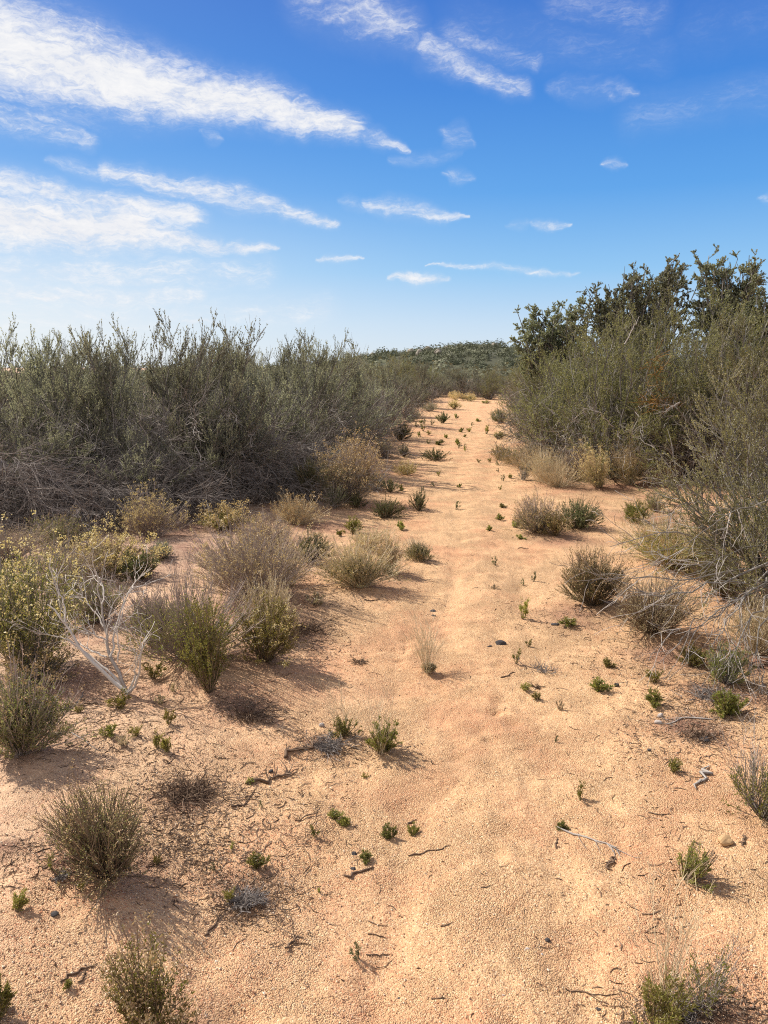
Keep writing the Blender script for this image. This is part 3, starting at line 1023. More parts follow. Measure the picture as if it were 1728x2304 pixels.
# dodder: rusty threads on the big olive bush
rg = np.random.default_rng(5)
mbd = MB()
c = np.stack([world_at(1490 + rg.normal(0, 30), 905 + rg.normal(0, 6), 11.4) for _ in range(60)] + [world_at(1475 + rg.normal(0, 10), 830 + rg.normal(0, 20), 11.5) for _ in range(40)])
S = grow(c, norm(rg.normal(size=(100, 3)) * np.array([1, .5, .5])), rg.uniform(.12, .35, 100), 6, 0, .3, rg)
o0 = c.mean(0)
tubes(mbd, S - o0, .0028 * np.ones((100, 6)), 3, rg)
tag(link('dodder_vine', mbd.mesh('dodder_vine', M['rust']), None, tuple(o0)), 'rusty orange thread vine tangled in the big olive bush', 'vine')

# ---- shrubs placed by where they stand: base u, base v, width px, top v
NAMED = []


def shrub_px(name, u, v, wpx, top, label, cat='shrub', group=None, lean=(0, 0), **kw):
    x, y, z, t = at(u, v)
    w = wpx * t / F * (1.2 if v < 1400 else 1.1 if v < 1600 else .95)
    down = math.atan2(CAM_H, y)
    h = max((v - top) * t / F / max(math.cos(down), .6) - .06 * w * math.sin(down), .05)
    seed = int(u * 7 + v * 13) % 99991
    o = assemble(name, shrub(seed, w, h, **kw), (x, y, z - .01), label, cat, group)
    o.rotation_euler = (lean[1], lean[0], (seed % 628) / 100)
    NAMED.append((x, y, w))
    return o


BW = dict(stem='brown', leaf='green', head='flower', head_size=.011, head_n=8)
GS = 'small shrubs scattered over the sand'
S_ = lambda *a, **k: shrub_px('shrub', *a, group=GS, **k)
S_(250, 1962, 262, 1772, 'brownish broom-like dome shrub alone on pale gravel, dead twigs lying behind it', stem='brown', leaf='olive', n=380, n_leaf=4, leaf_zone=(.3, 1.1), ll=.011, lw=.0035, n_side=5, spread=.8, thick=.0018, head='flower', head_size=.006, head_n=5, head_frac=.4)
S_(344, 2325, 215, 2122, 'leafy shrub with yellowish tips at the bottom edge, nearest the camera on the left', stem='brown', leaf='green', n=100, n_leaf=11, leaf_zone=(.1, 1.1), ll=.012, lw=.005, head='flower_yellow', head_size=.009, head_n=7, head_frac=.8, thick=.0018)
S_(1585, 2262, 180, 2090, 'sparse thin-stemmed shrub with bare grey tips at the bottom right corner', stem='dead', leaf='green', n=52, n_leaf=6, leaf_zone=(.05, .65), ll=.013, lw=.0036, thick=.0011, spread=.7)
S_(1470, 2318, 120, 2168, 'bright green leaning shrub at the bottom edge beside the sparse grey-tipped one', stem='brown', leaf='green', n=22, n_leaf=17, leaf_zone=(.05, 1.1), ll=.015, lw=.0036, thick=.0014, lean=(-.3, 0))
S_(1722, 1838, 190, 1690, 'twiggy dark green shrub half out of frame at the right edge, above the tan stone', stem='dark_dead', leaf='green', n=120, n_leaf=8, leaf_zone=(.05, .7), thick=.0015)
S_(-6, 2300, 70, 2205, 'thin green sprig shrub in the bottom left corner', stem='brown', leaf='green', n=22, n_leaf=20, leaf_zone=(.05, 1.1), ll=.014, lw=.004)
S_(471, 1556, 135, 1345, 'upright bright green leafy shrub standing before the purple-stemmed one', stem='brown', leaf='green', n=80, n_leaf=26, leaf_zone=(.12, 1.1), ll=.014, lw=.006, n_side=5, spread=.5, open_=.1)
S_(430, 1480, 300, 1268, 'wide shrub of bare purplish stems behind the upright green one', stem='purple', leaf='green', n=330, n_leaf=9, leaf_zone=(.08, .6), ll=.014, lw=.005, n_side=6, thick=.002)
S_(596, 1482, 170, 1330, 'yellow-green shrub with small flower heads, right flank of the purple-stemmed shrub', leaf='yellowish', stem='brown', n=170, n_leaf=17, leaf_zone=(.08, .95), head='flower_yellow', head_frac=.35, head_size=.009)
S_(575, 1345, 240, 1165, 'lavender-grey twiggy shrub with tan heads behind the purple-stemmed shrub', stem='purple', leaf='tan_leaf', n=360, n_leaf=5, leaf_zone=(.1, .9), head='flower', head_size=.009, head_frac=.6, n_side=6)
S_(640, 1320, 120, 1200, 'straw-coloured drooping shrub on the right side of the lavender-grey one', stem='straw', leaf='tan_leaf', n=170, n_leaf=5, leaf_zone=(.1, .9), n_side=4)
S_(698, 1266, 96, 1182, 'dark green low shrub between the lavender-grey shrub and the path', stem='brown', leaf='dark_green', n=130, n_leaf=20, leaf_zone=(.1, .9), head='flower', head_frac=.2)
S_(505, 1190, 112, 1126, 'shrub with a cap of golden yellow flower heads near the dead brush', head='flower_yellow', stem='brown', leaf='green', n=170, n_leaf=12, leaf_zone=(.1, .6), head_size=.016)
S_(667, 1178, 112, 1108, 'pale straw tan shrub left of the path, right of the golden one', stem='straw', leaf='tan_leaf', head='flower', n=210, n_leaf=6, leaf_zone=(.1, .8), head_size=.012)
S_(345, 1208, 118, 1104, 'purple-grey rounded shrub with tan top at the foot of the dead brush', stem='purple', leaf='tan_leaf', head='flower', n=260, n_leaf=5, leaf_zone=(.4, 1.0), n_side=6, head_size=.010)
S_(316, 1196, 46, 1135, 'narrow dark green shrub leaning on the purple-grey rounded one', stem='brown', leaf='dark_green', n=60, n_leaf=20, leaf_zone=(.1, 1.0), spread=.5)
S_(274, 1192, 36, 1156, 'small vivid green shrub in the shade of the dead brush', stem='brown', leaf='green', n=60, n_leaf=22, leaf_zone=(.1, 1.1), spread=.6)
S_(232, 1300, 215, 1185, 'wide shrub topped with cream yellow heads, left of the bare ground', head='flower_yellow', stem='brown', leaf='green', n=260, n_leaf=12, leaf_zone=(.05, .6), head_size=.015, head_n=10)
S_(312, 1302, 90, 1228, 'deep green leafy shrub below the cream-topped one', stem='brown', leaf='dark_green', n=120, n_leaf=22, leaf_zone=(.1, 1.1))
S_(368, 1256, 50, 1215, 'soft grey-green tuft shrub at the edge of the bare ground', stem='dead', leaf='grey_green', n=120, n_leaf=14, leaf_zone=(.1, 1.1), ll=.02, lw=.003)
S_(70, 1500, 330, 1225, 'large leafy green shrub with yellowish tops behind the white dead bush', head='flower_yellow', stem='bark', leaf='green', n=230, n_leaf=15, leaf_zone=(.08, .85), ll=.016, lw=.007, head_size=.013, n_side=6, spread=.6)
S_(-50, 1420, 180, 1220, 'green shrub cut by the left edge with straw yellow flower tops', head='flower_yellow', stem='bark', leaf='green', n=200, n_leaf=22, leaf_zone=(.1, .85), ll=.017, lw=.008, head_size=.014)
S_(60, 1542, 175, 1455, 'low dark shrub with straw flower sprigs in front of the large leafy one', head='flower_yellow', stem='dark_dead', leaf='olive', n=130, n_leaf=10, leaf_zone=(.05, .6), head_size=.013, head_frac=.6)
S_(50, 1692, 225, 1505, 'dark purplish shrub with olive leaves at the left edge above the pale gravel', stem='purple', leaf='olive', head='flower', n=280, n_leaf=13, leaf_zone=(.05, .85), head_size=.008, head_frac=.4, n_side=5)
S_(808, 1318, 158, 1210, 'tan broom-like dome shrub beside the path, biggest on its left side', stem='straw', leaf='olive', head='flower', n=380, n_leaf=9, leaf_zone=(.08, .6), head_size=.008, head_frac=.5, n_side=5)
S_(872, 1290, 60, 1195, 'pale bushy tuft touching the tan dome shrub from behind', stem='straw', leaf='tan_leaf', head='flower', n=110, n_leaf=8, leaf_zone=(.1, .9), head_size=.009)
S_(945, 1262, 62, 1208, 'small round green-brown shrub right of the tan dome shrub, on the path edge', stem='straw', leaf='olive', n=150, n_leaf=14, leaf_zone=(.1, .7))
S_(796, 1200, 42, 1160, 'yellow-green clump between the straw tan shrub and the path', stem='brown', leaf='yellowish', n=44, n_leaf=22, leaf_zone=(.1, 1.1), ll=.02)
S_(866, 1164, 70, 1112, 'dark green shrub on the path edge behind the yellow-green clump', stem='brown', leaf='dark_green', n=130, n_leaf=18, leaf_zone=(.1, 1.))
S_(941, 1148, 42, 1098, 'two-tiered grey-green shrub standing out into the path', stem='brown', leaf='dark_green', n=70, n_leaf=18, leaf_zone=(.1, 1.1))
S_(780, 1128, 138, 984, 'big shrub with a broad tan flowering top left of the path', stem='purple', leaf='dark_green', head='flower', n=420, n_leaf=9, leaf_zone=(.05, .6), head_size=.018, head_n=8, n_side=6)
S_(708, 1132, 56, 1030, 'dark green column shrub against the big tan-topped one', stem='brown', leaf='dark_green', n=120, n_leaf=26, leaf_zone=(.1, 1.1), ll=.022, spread=.4)
S_(750, 1142, 60, 1090, 'dark shrub low in front of the big tan-topped one', stem='purple', leaf='dark_green', n=110, n_leaf=14, leaf_zone=(.1, 1.1))
S_(803, 1142, 44, 1106, 'low dark green tuft shrub under the big tan-topped one, path side', stem='brown', leaf='dark_green', n=80, n_leaf=18, leaf_zone=(.1, 1.1))
S_(838, 1100, 56, 1062, 'dark rounded shrub just beyond the big tan-topped one', stem='brown', leaf='dark_green', n=120, n_leaf=18, leaf_zone=(.1, 1.1))
S_(866, 1030, 58, 982, 'grey-purple rounded shrub beyond the tan-topped one', stem='purple', leaf='grey_green', head='flower', n=200, n_leaf=10, leaf_zone=(.1, .9), head_size=.014, head_frac=.3)
S_(909, 1027, 32, 995, 'grey-green tuft shrub right of the grey-purple rounded one', stem='brown', leaf='grey_green', n=80, n_leaf=18, leaf_zone=(.1, 1.1))
S_(913, 1068, 58, 1035, 'yellow-tan flat shrub alone on the left of the path', stem='straw', leaf='yellowish', head='flower', n=120, n_leaf=9, leaf_zone=(.1, .7), head_size=.012)
S_(980, 1036, 62, 1006, 'low sprawling green shrub in the middle of the path', stem='brown', leaf='dark_green', n=110, n_leaf=18, leaf_zone=(.1, 1.1), ll=.02)
S_(877, 1106, 36, 1072, 'twin-stemmed dull green shrub left of the path sprouts', stem='brown', leaf='dark_green', n=50, n_leaf=18, leaf_zone=(.1, 1.1))
S_(899, 990, 50, 950, 'green shrub at the foot of the dark thicket', stem='brown', leaf='dark_green', n=100, n_leaf=20, leaf_zone=(.1, 1.1), ll=.03, lw=.009)
S_(996, 952, 27, 926, 'dark green upright shrub alone out on the far sand', stem='brown', leaf='dark_green', n=60, n_leaf=20, leaf_zone=(.1, 1.1), ll=.03, lw=.009)
S_(1022, 920, 28, 899, 'round tan shrub alone near the path end', stem='straw', leaf='olive', head='flower', n=110, n_leaf=10, leaf_zone=(.1, .6), head_size=.025, ll=.03, lw=.009)
S_(1026, 900, 36, 880, 'tan shrub backed by the scrub at the path end', stem='straw', leaf='tan_leaf', head='flower', n=120, n_leaf=6, leaf_zone=(.1, .7), head_size=.03)
S_(1057, 903, 34, 883, 'tan and green shrub in the middle of the path end', stem='straw', leaf='dark_green', head='flower', n=110, n_leaf=12, leaf_zone=(.1, .6), head_size=.03, ll=.03, lw=.009)
S_(1093, 896, 34, 878, 'green shrub closing the right half of the path end', stem='brown', leaf='dark_green', n=110, n_leaf=16, leaf_zone=(.1, 1.1), ll=.04, lw=.012)
S_(924, 948, 50, 918, 'grey shrub overhanging the left side of the far path', stem='purple', leaf='grey_green', n=160, n_leaf=12, leaf_zone=(.1, 1.1), ll=.03, lw=.008)
S_(965, 925, 44, 900, 'second grey shrub along the left side of the far path', stem='purple', leaf='grey_green', head='flower', n=140, n_leaf=12, leaf_zone=(.1, .8), ll=.03, lw=.008, head_size=.02, head_frac=.3)
S_(1128, 952, 40, 916, 'dark shrub bulging onto the right side of the far path', stem='purple', leaf='dark_green', n=140, n_leaf=14, leaf_zone=(.1, 1.1), ll=.03, lw=.008)
S_(1108, 936, 16, 922, 'tiny tan tuft shrub before the dark bulging one', stem='straw', leaf='tan_leaf', n=50, n_leaf=8, leaf_zone=(.1, 1.1), ll=.03)
# right side
S_(1255, 1095, 110, 1030, 'pale straw shrub low under the left flank of the big olive bush', stem='straw', leaf='tan_leaf', head='flower', n=260, n_leaf=5, leaf_zone=(.1, 1.), n_side=5, head_frac=.4)
S_(1180, 1055, 80, 1005, 'pale straw shrub at the path edge behind the grey twig one', stem='straw', leaf='tan_leaf', n=220, n_leaf=5, leaf_zone=(.1, 1.), n_side=5)
S_(1490, 1090, 100, 1010, 'pale straw shrub in front of the dark hollow of the big olive bush', stem='straw', leaf='tan_leaf', head='flower', n=240, n_leaf=5, leaf_zone=(.1, 1.), n_side=5, head_frac=.4)
S_(1212, 1197, 118, 1112, 'brown stemmy half of the paired round shrubs right of the path', stem='purple', leaf='olive', head='flower', n=330, n_leaf=9, leaf_zone=(.05, .6), head_size=.010, head_frac=.5, n_side=5)
S_(1250, 1205, 60, 1142, 'yellow-flowered clump in front of the paired round shrubs', stem='brown', leaf='yellowish', head='flower_yellow', n=80, n_leaf=14, leaf_zone=(.05, .8), head_size=.011)
S_(1296, 1188, 96, 1114, 'dark green half of the paired round shrubs right of the path', stem='brown', leaf='dark_green', n=240, n_leaf=18, leaf_zone=(.05, .9), ll=.018)
S_(1333, 1360, 125, 1232, 'olive-brown round shrub with pale seed heads left of the fallen bare branch', stem='brown', leaf='olive', head='flower', n=300, n_leaf=10, leaf_zone=(.08, .8), head_size=.009, head_frac=.6, n_side=5)
S_(1470, 1418, 220, 1292, 'brown dead dome shrub lying under the long bare branches', stem='brown', leaf='tan_leaf', n=420, n_leaf=2, leaf_zone=(.3, 1.1), n_side=6, thick=.0022)
S_(1505, 1272, 190, 1150, 'tan-topped green shrub beside the near olive bush', stem='straw', leaf='green', head='flower', n=420, n_leaf=13, leaf_zone=(.05, .62), head_size=.010, n_side=6)
S_(1590, 1300, 120, 1180, 'green leafy shrub tucked under the near olive bush', stem='brown', leaf='green', head='flower_yellow', n=180, n_leaf=16, leaf_zone=(.05, .8), head_frac=.3, head_size=.010)
S_(1430, 1175, 72, 1122, 'low green shrub left of the tan-topped green one', stem='brown', leaf='green', n=140, n_leaf=18, leaf_zone=(.05, .95), ll=.018)
S_(1472, 1150, 52, 1104, 'purple-brown shrub right behind the low green one', stem='purple', leaf='olive', n=130, n_leaf=7, leaf_zone=(.1, 1.))
S_(1348, 1096, 84, 1000, 'first tan upright shrub before the big olive bush, green at its base', stem='straw', leaf='green', head='flower', n=230, n_leaf=12, leaf_zone=(.05, .5), head_size=.012, spread=.6)
S_(1416, 1090, 84, 990, 'second tan upright shrub before the big olive bush, nearer its dark hollow', stem='straw', leaf='green', head='flower', n=240, n_leaf=12, leaf_zone=(.05, .45), head_size=.012, spread=.6)
S_(1286, 1078, 78, 1000, 'grey tan shrub left of the two tan upright ones', stem='purple', leaf='tan_leaf', n=220, n_leaf=7, leaf_zone=(.1, .9))
S_(1224, 1084, 84, 1000, 'greyish straw shrub at the lower left foot of the big olive bush', stem='straw', leaf='tan_leaf', n=240, n_leaf=8, leaf_zone=(.1, .9), head='flower', head_frac=.3)
S_(1176, 1080, 34, 1030, 'grey twig shrub by the path left of the greyish straw one', stem='dead', leaf='grey_green', n=80, n_leaf=7, leaf_zone=(.1, .9))
S_(1152, 1044, 66, 996, 'straw brown shrub at the path edge behind the green tuft', stem='straw', leaf='olive', n=200, n_leaf=12, leaf_zone=(.1, .8))
S_(1122, 1034, 42, 992, 'green-tan tuft shrub at the right path edge', stem='straw', leaf='yellowish', n=130, n_leaf=16, leaf_zone=(.1, .8))
S_(1200, 1050, 70, 985, 'brown straw shrub under the low overhanging olive bush', stem='straw', leaf='tan_leaf', n=200, n_leaf=8, leaf_zone=(.1, .9))
S_(1632, 1536, 100, 1440, 'grey-green feathery shrub below the bare branches at the right edge', stem='dead', leaf='green', n=120, n_leaf=15, leaf_zone=(.1, 1.1), ll=.016, lw=.003)
S_(1556, 1496, 62, 1445, 'yellow-green small shrub on litter right of the four round sprouts', stem='brown', leaf='sprout', n=70, n_leaf=20, leaf_zone=(.1, 1.1), ll=.014, lw=.004)
S_(1640, 1604, 74, 1548, 'bright green cushion shrub among dead twigs at the right edge', stem='brown', leaf='green', n=110, n_leaf=22, leaf_zone=(.05, 1.1), ll=.013, lw=.004)
S_(1700, 1470, 150, 1330, 'pale dry shrub under the near olive bush at the right edge', stem='straw', leaf='tan_leaf', n=220, n_leaf=6, leaf_zone=(.1, 1.))
S_(15, 1265, 170, 1165, 'dry grey shrub at the left edge, between dead brush heap and straw yellow tops', stem='purple', leaf='tan_leaf', n=300, n_leaf=5, leaf_zone=(.1, 1.), n_side=6)
S_(130, 1235, 150, 1150, 'dull olive shrub at the foot of the big dead brush heap', stem='purple', leaf='olive', head='flower', n=280, n_leaf=8, leaf_zone=(.1, 1.), n_side=6, head_frac=.3)
S_(215, 1400, 150, 1290, 'purplish dry shrub behind the branches of the white dead bush', stem='purple', leaf='olive', n=260, n_leaf=6, leaf_zone=(.1, .9), n_side=6)
S_(540, 1300, 190, 1200, 'low grey-tan shrub merging into the lavender-grey one', stem='purple', leaf='tan_leaf', n=300, n_leaf=4, leaf_zone=(.1, 1.), n_side=6)
S_(600, 1240, 130, 1150, 'grey-tan shrub behind the lavender-grey one, under the straw tan shrub', stem='purple', leaf='tan_leaf', head='flower', n=260, n_leaf=4, leaf_zone=(.1, 1.), n_side=6, head_frac=.4)
S_(610, 1420, 150, 1290, 'straw stemmed shrub filling the gap above the yellow-green flowered shrub', stem='straw', leaf='tan_leaf', n=240, n_leaf=4, leaf_zone=(.1, 1.), n_side=5)
S_(345, 1440, 130, 1330, 'dry purplish shrub right behind the white dead bush', stem='purple', leaf='olive', n=240, n_leaf=5, leaf_zone=(.1, .8), n_side=6)
S_(150, 1330, 190, 1215, 'dry brown shrub between the cream-topped shrub and the left edge one', stem='purple', leaf='tan_leaf', head='flower', n=300, n_leaf=5, leaf_zone=(.1, 1.), n_side=5, head_frac=.5)
S_(420, 1150, 120, 1095, 'dull brown shrub between purple-grey and golden ones, at the thicket foot', stem='purple', leaf='tan_leaf', n=220, n_leaf=4, leaf_zone=(.1, 1.), n_side=5)
S_(590, 1130, 130, 1080, 'dull brown shrub above the pale straw tan one, at the thicket foot', stem='purple', leaf='grey_green', n=220, n_leaf=6, leaf_zone=(.1, 1.), n_side=5)
S_(830, 1235, 90, 1175, 'pale dry clump just above the tan dome shrub', stem='straw', leaf='tan_leaf', n=150, n_leaf=5, leaf_zone=(.1, 1.), n_side=4)
S_(1640, 1345, 130, 1235, 'dull green shrub in the hollow under the near olive bush stems', stem='brown', leaf='olive', n=200, n_leaf=14, leaf_zone=(.05, 1.), n_side=5)
S_(1735, 1395, 150, 1250, 'dry twiggy shrub at the stems of the near olive bush', stem='dead', leaf='olive', n=240, n_leaf=7, leaf_zone=(.1, 1.))
S_(862, 1690, 96, 1618, 'green many-stemmed young shrub alone at the middle of the path', stem='brown', leaf='sprout', n=46, n_leaf=26, leaf_zone=(.02, 1.1), ll=.013, lw=.005, spread=.6, n_side=3)
S_(771, 1656, 76, 1608, 'young green shrub with a twig heap at its foot, left of the many-stemmed one', stem='brown', leaf='sprout', n=44, n_leaf=18, leaf_zone=(.02, 1.1), ll=.012, lw=.004, n_side=2)
S_(1541, 1978, 84, 1895, 'dark green fan-shaped young shrub alone on the gravel at lower right', stem='brown', leaf='green', n=60, n_leaf=18, leaf_zone=(.02, 1.1), ll=.011, lw=.0035, spread=.7, n_side=3)

# ---- dry grass, white dead bush
def grass_tuft(seed, n, h, w, matname, leafn=0):
    rng = np.random.default_rng(seed)
    ph = rng.uniform(0, 6.28, n)
    u = rng.uniform(.1, 1, n)
    d = np.stack([np.cos(ph) * u * w / h, np.sin(ph) * u * w / h, np.ones(n)], 1)
    P = grow(rng.normal(0, .012, (n, 3)) * np.array([1, 1, 0]), d, h * rng.uniform(.5, 1.05, n), 7, -.03, .035, rng)
    mb = MB()
    tubes(mb, P, .0011 * (1 - .6 * np.linspace(0, 1, 7)[None]) * np.ones((n, 1)), 3, rng)
    p, d, t = along(P, 4, .4, 1, rng, 12, 40)
    S = grow(p, d, rng.uniform(.03, .09, len(p)), 3, 0, .1, rng)
    tubes(mb, S, .0006 * np.ones((len(S), 3)), 3, rng)
    return mb.mesh('stalks', M[matname])


x, y, z, t = at(962, 1512)
g = base_empty('dry_grass_tuft', (x, y, z), 'thin straw-coloured dry grass tuft standing alone on the path', 'grass tuft')
link('stalks', grass_tuft(8, 75, .36, .2, 'straw'), g)
link('foliage', shrub(9, .1, .06, n=40, leaf='tan_leaf', n_leaf=14)['foliage'], g)
x, y, z, t = at(858, 1690)
g2 = base_empty('dry_grass_tuft', (x, y - .02, z), 'faint dry grass stalks rising out of the green many-stemmed young shrub', 'grass tuft')
link('stalks', grass_tuft(18, 22, .30, .12, 'straw'), g2)
x, y, z, t = at(775, 1650)
g2 = base_empty('dry_grass_tuft', (x, y - .02, z), 'faint dry grass stalks rising behind the twig heap', 'grass tuft')
link('stalks', grass_tuft(19, 18, .24, .14, 'straw'), g2)
x, y, z, t = at(1500, 2290)
g2 = base_empty('dry_grass_tuft', (x, y, z), 'long thin dry stalks fanning out at the bottom right corner', 'grass tuft')
link('stalks', grass_tuft(20, 34, .40, .2, 'straw'), g2)
x, y, z, t = at(1690, 1810)
g2 = base_empty('dry_grass_tuft', (x, y, z), 'arching dry stalks leaning left at the right edge over the grey stick', 'grass tuft')
link('stalks', grass_tuft(21, 40, .36, .24, 'dead'), g2)

x, y, z, t = at(286, 1565)
BX, BY, BZ = x, y, z
rgw = np.random.default_rng(31)
mbw = MB()
wl = [  # main limbs of the white bush, pixel polylines and distance offsets
    ([(288, 1560), (262, 1540), (215, 1500), (185, 1465), (160, 1420), (135, 1385), (108, 1358)], .016, -.05, .05),
    ([(284, 1555), (270, 1515), (248, 1478), (240, 1440), (233, 1400), (228, 1350), (222, 1300)], .014, .02, .18),
    ([(290, 1560), (305, 1540), (316, 1510), (317, 1470), (318, 1442), (318, 1418)], .010, -.02, -.1),
    ([(290, 1555), (300, 1530), (305, 1505), (303, 1480)], .009, .0, -.02),
    ([(270, 1540), (235, 1505), (210, 1480), (175, 1452), (140, 1435), (80, 1424)], .010, 0, .16),
    ([(248, 1478), (256, 1430), (268, 1390), (282, 1350), (296, 1318), (310, 1300)], .008, .06, .28),
    ([(240, 1478), (205, 1462), (180, 1452), (150, 1430)], .007, .05, .2),
    ([(240, 1440), (215, 1430), (190, 1422)], .006, .08, .05),
    ([(233, 1410), (220, 1385), (200, 1360), (185, 1340), (180, 1310)], .006, .1, .3),
    ([(146, 1400), (145, 1370), (140, 1350), (128, 1325), (115, 1275)], .006, .0, .1),
    ([(228, 1360), (236, 1330), (225, 1310), (222, 1296), (196, 1296)], .005, .1, .25),
    ([(240, 1430), (246, 1390), (250, 1370), (262, 1345), (290, 1335), (300, 1320)], .005, .05, .2),
    ([(265, 1490), (266, 1440), (262, 1418), (270, 1400)], .005, .03, .1),
]
for pl, rad, o0_, o1_ in wl:
    n_ = 12
    pl = np.array(pl, float)
    tt = np.linspace(0, len(pl) - 1, n_)
    uu = np.interp(tt, np.arange(len(pl)), pl[:, 0])
    vv = np.interp(tt, np.arange(len(pl)), pl[:, 1])
    P = np.array([world_at(a, b, BY + o0_ + (o1_ - o0_) * k_ / (n_ - 1)) for k_, (a, b) in enumerate(zip(uu, vv))]) - np.array([BX, BY, BZ])
    P[1:] += rgw.normal(0, .004, (n_ - 1, 3))
    P[:, 2] = np.maximum(P[:, 2], -.01)
    tubes(mbw, P[None], (rad * .78 * (1 - .75 * np.linspace(0, 1, n_)))[None], 6, rgw)
    p, d, t = along(P[None], 6, .4, 1, rgw, 20, 60)
    S = grow(p, d, rgw.uniform(.06, .24, len(p)), 6, .05, .22, rgw)
    tubes(mbw, S, .0022 * (1 - .6 * np.linspace(0, 1, 6)[None]) * np.ones((len(S), 1)), 4, rgw)
    p, d, t = along(S, 2, .3, 1, rgw, 20, 70)
    S = grow(p, d, rgw.uniform(.04, .12, len(p)), 4, .03, .25, rgw)
    tubes(mbw, S, .0013 * np.ones((len(S), 4)), 3, rgw)
wb = tag(link('dead_bush', mbw.mesh('dead_bush', M['white'], True), None, (BX, BY, BZ)), 'bleached white leafless dead bush on pale sand', 'dead bush')

# ---- heaps of fallen dead branches under the left thicket
def brush_heap(seed, w, h, matname, n=70, dirn=(1, -.2, 0)):
    rng = np.random.default_rng(seed)
    mb = MB()
    dirn = np.array(dirn, float)
    b = rng.normal(0, 1, (n, 3)) * np.array([w * .28, w * .2, 0]) + np.array([-w * .25, .15, 0]) + np.array([0, 0, 1.]) * rng.uniform(.1, .75, (n, 1)) * h
    tp = b + norm(dirn + rng.normal(0, .45, (n, 3)) * np.array([1, 1, .5])) * rng.uniform(.5, 1.0, (n, 1)) * w * .55 - np.array([0, 0, 1.]) * rng.uniform(0, .5, (n, 1)) * h
    c = (b + tp) / 2 + np.array([0, 0, 1.]) * rng.uniform(.1, .4, (n, 1)) * h
    tp[:, 2] = np.maximum(tp[:, 2], .02)
    P = bez(b, c, tp, 9, .03, rng)
    tubes(mb, P, rng.uniform(.003, .009, (n, 1)) * (1 - .75 * np.linspace(0, 1, 9)[None]), 4, rng)
    p, d, t = along(P, 18, .2, 1, rng, 10, 38)
    S = grow(p, d, rng.uniform(.2, .6, len(p)), 6, -.03, .1, rng)
    tubes(mb, S, .0020 * (1 - .7 * np.linspace(0, 1, 6)[None]) * np.ones((len(S), 1)), 3, rng)
    p, d, t = along(S, 6, .2, 1, rng, 12, 45)
    S = grow(p, d, rng.uniform(.08, .3, len(p)), 4, -.02, .15, rng)
    tubes(mb, S, .0018 * np.ones((len(S), 4)), 3, rng)
    for a in mb.v:
        a[:, 2] = np.abs(a[:, 2]) + .003
    return mb.mesh('brush_heap', M[matname])


for sd, u, v, w, h, mt, n, lab in (
        (51, 40, 1185, 2.0, 1.1, 'dark_dead', 60, 'big heap of grey fallen dead branches at the left edge of the thicket'),
        (52, 215, 1165, 1.8, .8, 'dark_dead', 60, 'dark heap of dead twigs between the big grey heap and the purple-grey shrub'),
        (53, 470, 1125, 2.4, .9, 'dark_dead', 75, 'tangle of fallen branches under the plumed bushes, right of the purple-grey shrub'),
        (54, 600, 1105, 2.0, .75, 'dead', 55, 'tangle of dead branches sloping down above the straw tan shrub')):
    x, y, z, t = at(u, v)
    tag(link('brush_heap', brush_heap(sd, w, h, mt, n, (1, -.25, -.05)), None, (x, y, z)), lab, 'brush heap', 'heaps of dead branches')
# pale crooked limbs that catch the light
for sd, pts, rad, lab in (
        (1, [(385, 1060, 9.3), (400, 1075, 9.2), (398, 1100, 9.1), (370, 1085, 9.1)], .014, 'white hooked dead limb hanging in the thicket above the purple-grey shrub'),
        (2, [(440, 1005, 9.2), (455, 1035, 9.1), (470, 1050, 9.1), (520, 1085, 9.0)], .016, 'pale straight dead limb slanting down through the thicket'),
        (3, [(1405, 775, 11.3), (1425, 735, 11.4), (1440, 715, 11.5)], .018, 'pale forked dead limb in the top of the olive bushes'),
        (4, [(1380, 960, 10.8), (1350, 930, 10.8), (1335, 920, 10.8)], .014, 'grey dead limb on the front of the big olive bush'),
        (5, [(1530, 905, 10.6), (1500, 925, 10.6), (1470, 930, 10.6)], .014, 'pale slanting dead limb beside the rusty vine')):
    rg = np.random.default_rng(sd + 900)
    W3 = np.array([world_at(*p_) for p_ in pts])
    o0 = W3[0].copy()
    tt = np.linspace(0, len(pts) - 1, 10)
    P = np.stack([np.interp(tt, np.arange(len(pts)), W3[:, i_]) for i_ in range(3)], 1) - o0
    P[1:] += rg.normal(0, .01, (9, 3))
    mb = MB()
    tubes(mb, P[None], (rad * .55 * (1 - .7 * np.linspace(0, 1, 10)))[None], 5, rg)
    p, d, t = along(P[None], 8, .2, 1, rg, 20, 60)
    S = grow(p, d, rg.uniform(.1, .4, len(p)), 5, 0, .2, rg)
    tubes(mb, S, .003 * (1 - .7 * np.linspace(0, 1, 5)[None]) * np.ones((len(S), 1)), 3, rg)
    tag(link('dead_branch', mb.mesh('dead_branch', M['dead']), None, tuple(o0)), lab, 'branch')

# ---- sprouts on the sand
SPK = []
for i, (n, lf, hw, op) in enumerate(((13, 'sprout', 1.0, .75), (8, 'sprout', 1.3, .5), (17, 'green', .9, .8), (7, 'dark_green', 1.5, .5), (11, 'yellowish', 1.1, .7), (20, 'green', .8, .85), (9, 'tan_leaf', 1, .7))):
    SPK.append(shrub(700 + i, .10, .10 / 1.0, stem='brown', leaf=lf, n=n, n_leaf=15, n_side=2, ll=.019, lw=.0042, leaf_zone=(.0, 1.2), spread=op, thick=.0016, open_=.2))
sprout_proto = {}


